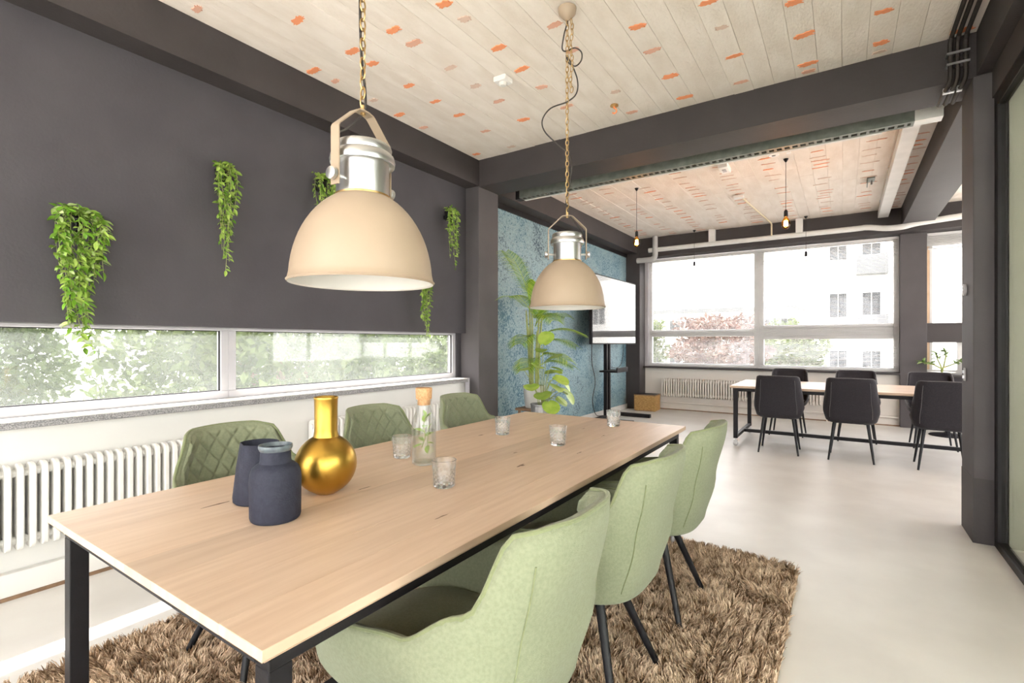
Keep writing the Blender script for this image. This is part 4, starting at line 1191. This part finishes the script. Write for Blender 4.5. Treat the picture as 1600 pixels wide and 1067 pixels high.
FR = [(.0, -.05, 1.22, (.04, -.50, .95), 1.12, .36), (.02, -.03, 1.1, (.16, -.82, .62), .95, .40), (0, .02, 1.1, (.55, .12, .8), .7, .5), (.03, -.02, 1.0, (.6, -.45, .7), .62, .6),
      (.02, .04, 1.0, (.12, .8, .8), .7, .5), (.02, .05, 1.0, (.15, .35, 1.0), .6, .35), (.04, .02, .85, (.7, .35, .65), .6, .55), (0, -.05, .8, (.25, -.8, .6), .58, .6), (.03, .05, .75, (.45, .7, .65), .55, .6),
      (.05, 0, .6, (.8, -.2, .6), .5, .6), (.0, -.04, .55, (.35, -.85, .55), .5, .6), (.02, .05, .5, (.5, .8, .6), .5, .55), (0, 0, 1.1, (.15, -.2, 1), .62, .3), (.03, -.01, 1.0, (.35, -.3, 1), .6, .5)]
for (x, y, z, d, L, dr) in FR:
    m = MB(); frond(m, (x, y, z), d, L, dr, 30, .010, .21); m.build('frond', M['palm'], t, 0)

t = thing('potted_pothos', 'light green broad leaved plant in a ribbed zinc pot beside the palm', 'plant', (-2.86, 4.90, 0))
MB().lathe([(.001, 0), (.115, 0), (.12, .008), (.135, .58), (.142, .585), (.142, .60), (.128, .60), (.126, .56), (.001, .555)], 72, (0, 0, 0), lambda i, k: 1 + (.022 if k % 4 < 2 and 2 <= i <= 3 else 0)).build('ribbed_pot', M['ribmetal'], t, 20)
MB().lathe([(.001, .565), (.127, .563)], 24).build('soil', M['soil'], t)
def heart_mb(L):
    m = MB(); n = 16; vs = [(0, .02 * L, 0)]
    for k in range(n):
        a = 2 * PI * k / n; rr_ = .52 + .12 * math.cos(2 * a) - .16 * math.sin(a) ** 3 * 0
        x = .46 * math.sin(a) * (1 - .12 * math.cos(a)); y = .46 - .52 * math.cos(a) + (.12 if k in (0,) else 0)
        vs.append((x * L, y * L, -.10 * L * (y / 1.0) ** 2 + .16 * L * abs(x)))
    vs[0] = (0, .42 * L, -.02 * L)
    return m.add(vs, [(0, k + 1, (k + 1) % n + 1) for k in range(n)])
hm = heart_mb(.20).mesh('leaf', M['pothos'])
LV = [((.02, -.10, .98), (.5, -.5, .3)), ((.04, -.02, .90), (.7, .1, .3)), ((.06, .04, .84), (.7, .5, -.2)), ((.10, .02, .76), (.9, .1, -.4)), ((.02, -.14, .86), (.5, -.8, .0)), ((.10, -.06, .70), (.8, -.4, -.3)),
      ((.03, .10, .72), (.4, .9, .0)), ((.12, .10, .64), (.8, .6, -.4)), ((.04, .18, .62), (.4, .9, -.3)), ((.06, -.14, .62), (.6, -.8, -.2)), ((.14, .0, .58), (1, .0, -.6)), ((.02, .34, .70), (.6, .5, -.8)), ((.05, .36, .60), (.6, .3, -.9)),
      ((-.02, -.30, .82), (.3, -.9, .2)), ((.02, -.26, .70), (.5, -.7, -.2)), ((.0, 0, 1.05), (.5, -.2, .7)), ((.08, -.05, .82), (.9, -.2, -.1)), ((.10, .05, .55), (.9, .4, -.5)), ((.02, .0, .78), (.6, .6, .2)), ((.10, -.10, .54), (.8, -.6, -.6))]
m = MB()
for p, d in LV:
    p = (p[0] * 1.3, p[1] * 1.15, .60 + (p[2] - .5) * 1.22)
    m.tube(spline([(p[0] * .2, p[1] * .2, .56), (p[0] * .5, p[1] * .5, (.56 + p[2]) / 2 + .04), p], 4), .004, 5, False)
    o = link('leaf', hm, t); o.matrix_local = aim(p, d, random.uniform(-.4, .4), random.uniform(.75, 1.15))
m.build('stems', M['stem'], t)

# ------------------------------------------------------------------ screen on its stand, rattan box
t = thing('display_stand', 'black two post floor stand with a shelf in front of the teal wall', 'stand', (-3.36, 7.98, 0))
for y in (-.10, .02): bx(-.03, .03, y - .027, y + .027, .06, 1.50, .004).build('post', M['black'], t, 0)
bx(-.05, .60, -.46, -.38, .0, .06, .006).build('foot', M['black'], t, 0); bx(-.05, .60, .38, .46, .0, .06, .006).build('foot', M['black'], t, 0)
bx(-.05, .03, -.46, .46, .02, .06, .004).build('cross_bar', M['black'], t, 0)
sh = bx(-.04, .28, -.28, .20, .80, .83, .004).build('shelf', M['black'], t, 0); bx(.26, .28, -.28, .20, .83, .88, .003).build('shelf_lip', M['black'], sh, 0)
bx(.03, .05, -.30, .22, 1.5, 1.9).build('mount', M['black'], t, 0); 
t = thing('display_screen', 'large black display screen reflecting the far window', 'screen', (-3.31, 8.08, 1.27))
bx(.0, .05, -.975, .975, 0, 1.13, .006).build('housing', M['black'], t, 0)
bx(.05, .053, -.955, .955, .02, 1.11).build('screen', M['screen'], t, 0)
m = MB().tube(spline([(-.01, -.85, .0), (-.02, -.82, -.3), (-.01, -.72, -.6), (-.03, -.78, -.9), (-.05, -.6, -1.15), (-.05, -.3, -1.2)], 6), .006, 6)
m.build('power_cord', M['cable'], t)
m = MB().tube(spline([(-.01, .5, .0), (-.02, .52, -.15), (-.01, .40, -.35), (-.03, .25, -.42), (-.03, -.0, -.40)], 6), .005, 6); m.build('signal_cord', M['cable'], t)
t = thing('storage_box', 'woven rattan box on the floor in the far corner by the radiator', 'box', (-3.14, 9.36, 0), R(2))
bx(-.20, .20, -.16, .16, .0, .30, .008).build('body', M['rattan'], t, 0)
m = MB()
for k in range(9):
    z = .02 + k * .032
    m.box(-.206, .206, -.166, .166, z, z + .014)
m.build('weave', M['rattan'], t, 0)
bx(-.208, .208, -.168, .168, .29, .31, .004).build('rim', M['brown'], t, 0)
bx(-.19, .19, -.15, .15, .3105, .314).build('shaded_inside', M['black'], t, 0)  # black sheet standing in for the shade inside the open box

# ------------------------------------------------------------------ by the narrow far window
t = thing('potted_succulent', 'branching succulent in a shallow white dish on the far window ledge', 'plant', (1.20, 9.56, .832))
MB().lathe([(.001, 0), (.09, 0), (.15, .025), (.155, .035), (.14, .035), (.001, .028)], 28).build('dish', M['palepot'], t)
m = MB(); pts = []
for P in ([(0, 0, .03), (-.01, 0, .12), (-.05, -.02, .22), (-.06, -.02, .30)], [(0, 0, .03), (.02, -.01, .12), (.04, -.02, .26), (.03, -.02, .33)], [(.0, 0, .08), (-.10, -.02, .14), (-.22, -.03, .17)], [(.02, 0, .1), (.12, -.02, .15), (.2, -.03, .2)]):
    q = spline(P, 4); m.tube(q, [.013 - .006 * i / len(q) for i in range(len(q))], 6); pts.append(q[-1]); pts.append(q[-4])
m.build('branch', M['stem'], t)
proto = leaf_mb(.085, .04, .25, .2); f = MB(); rr = random.Random(9)
for p in pts:
    for k in range(9):
        mm = aim(p, (rr.uniform(-1, 1), rr.uniform(-1, 1), rr.uniform(-.2, 1)), rr.uniform(-.5, .5), rr.uniform(.7, 1.1)); f.add([mm @ Vector(v) for v in proto.v], proto.f)
o = f.build('leaves', M['succ'], t, 0); o['kind'] = 'stuff'
t = thing('plant_pot', 'small dark pot beside the succulent on the far window ledge', 'pot', (1.53, 9.56, .832))
MB().lathe([(.001, 0), (.06, 0), (.065, .005), (.085, .16), (.09, .165), (.09, .18), (.078, .18), (.074, .15), (.001, .145)], 28).build('body', M['navy'], t)
MB().lathe([(.001, .155), (.075, .153)], 20).build('soil', M['soil'], t)
t = thing('pedestal_stool', 'black round based stool standing behind the far table', 'stool', (1.20, 9.10, 0))
MB().lathe([(.001, 0), (.20, 0), (.205, .008), (.19, .02), (.06, .035), (.03, .05), (.001, .05)], 36).build('base', M['blackwood'], t)
MB().tube([(0, 0, .04), (0, 0, .60)], .025, 12).build('column', M['blackwood'], t)
MB().lathe([(.001, .58), (.15, .58), (.17, .60), (.17, .63), (.15, .65), (.001, .655)], 32).build('seat', M['velvet'], t)
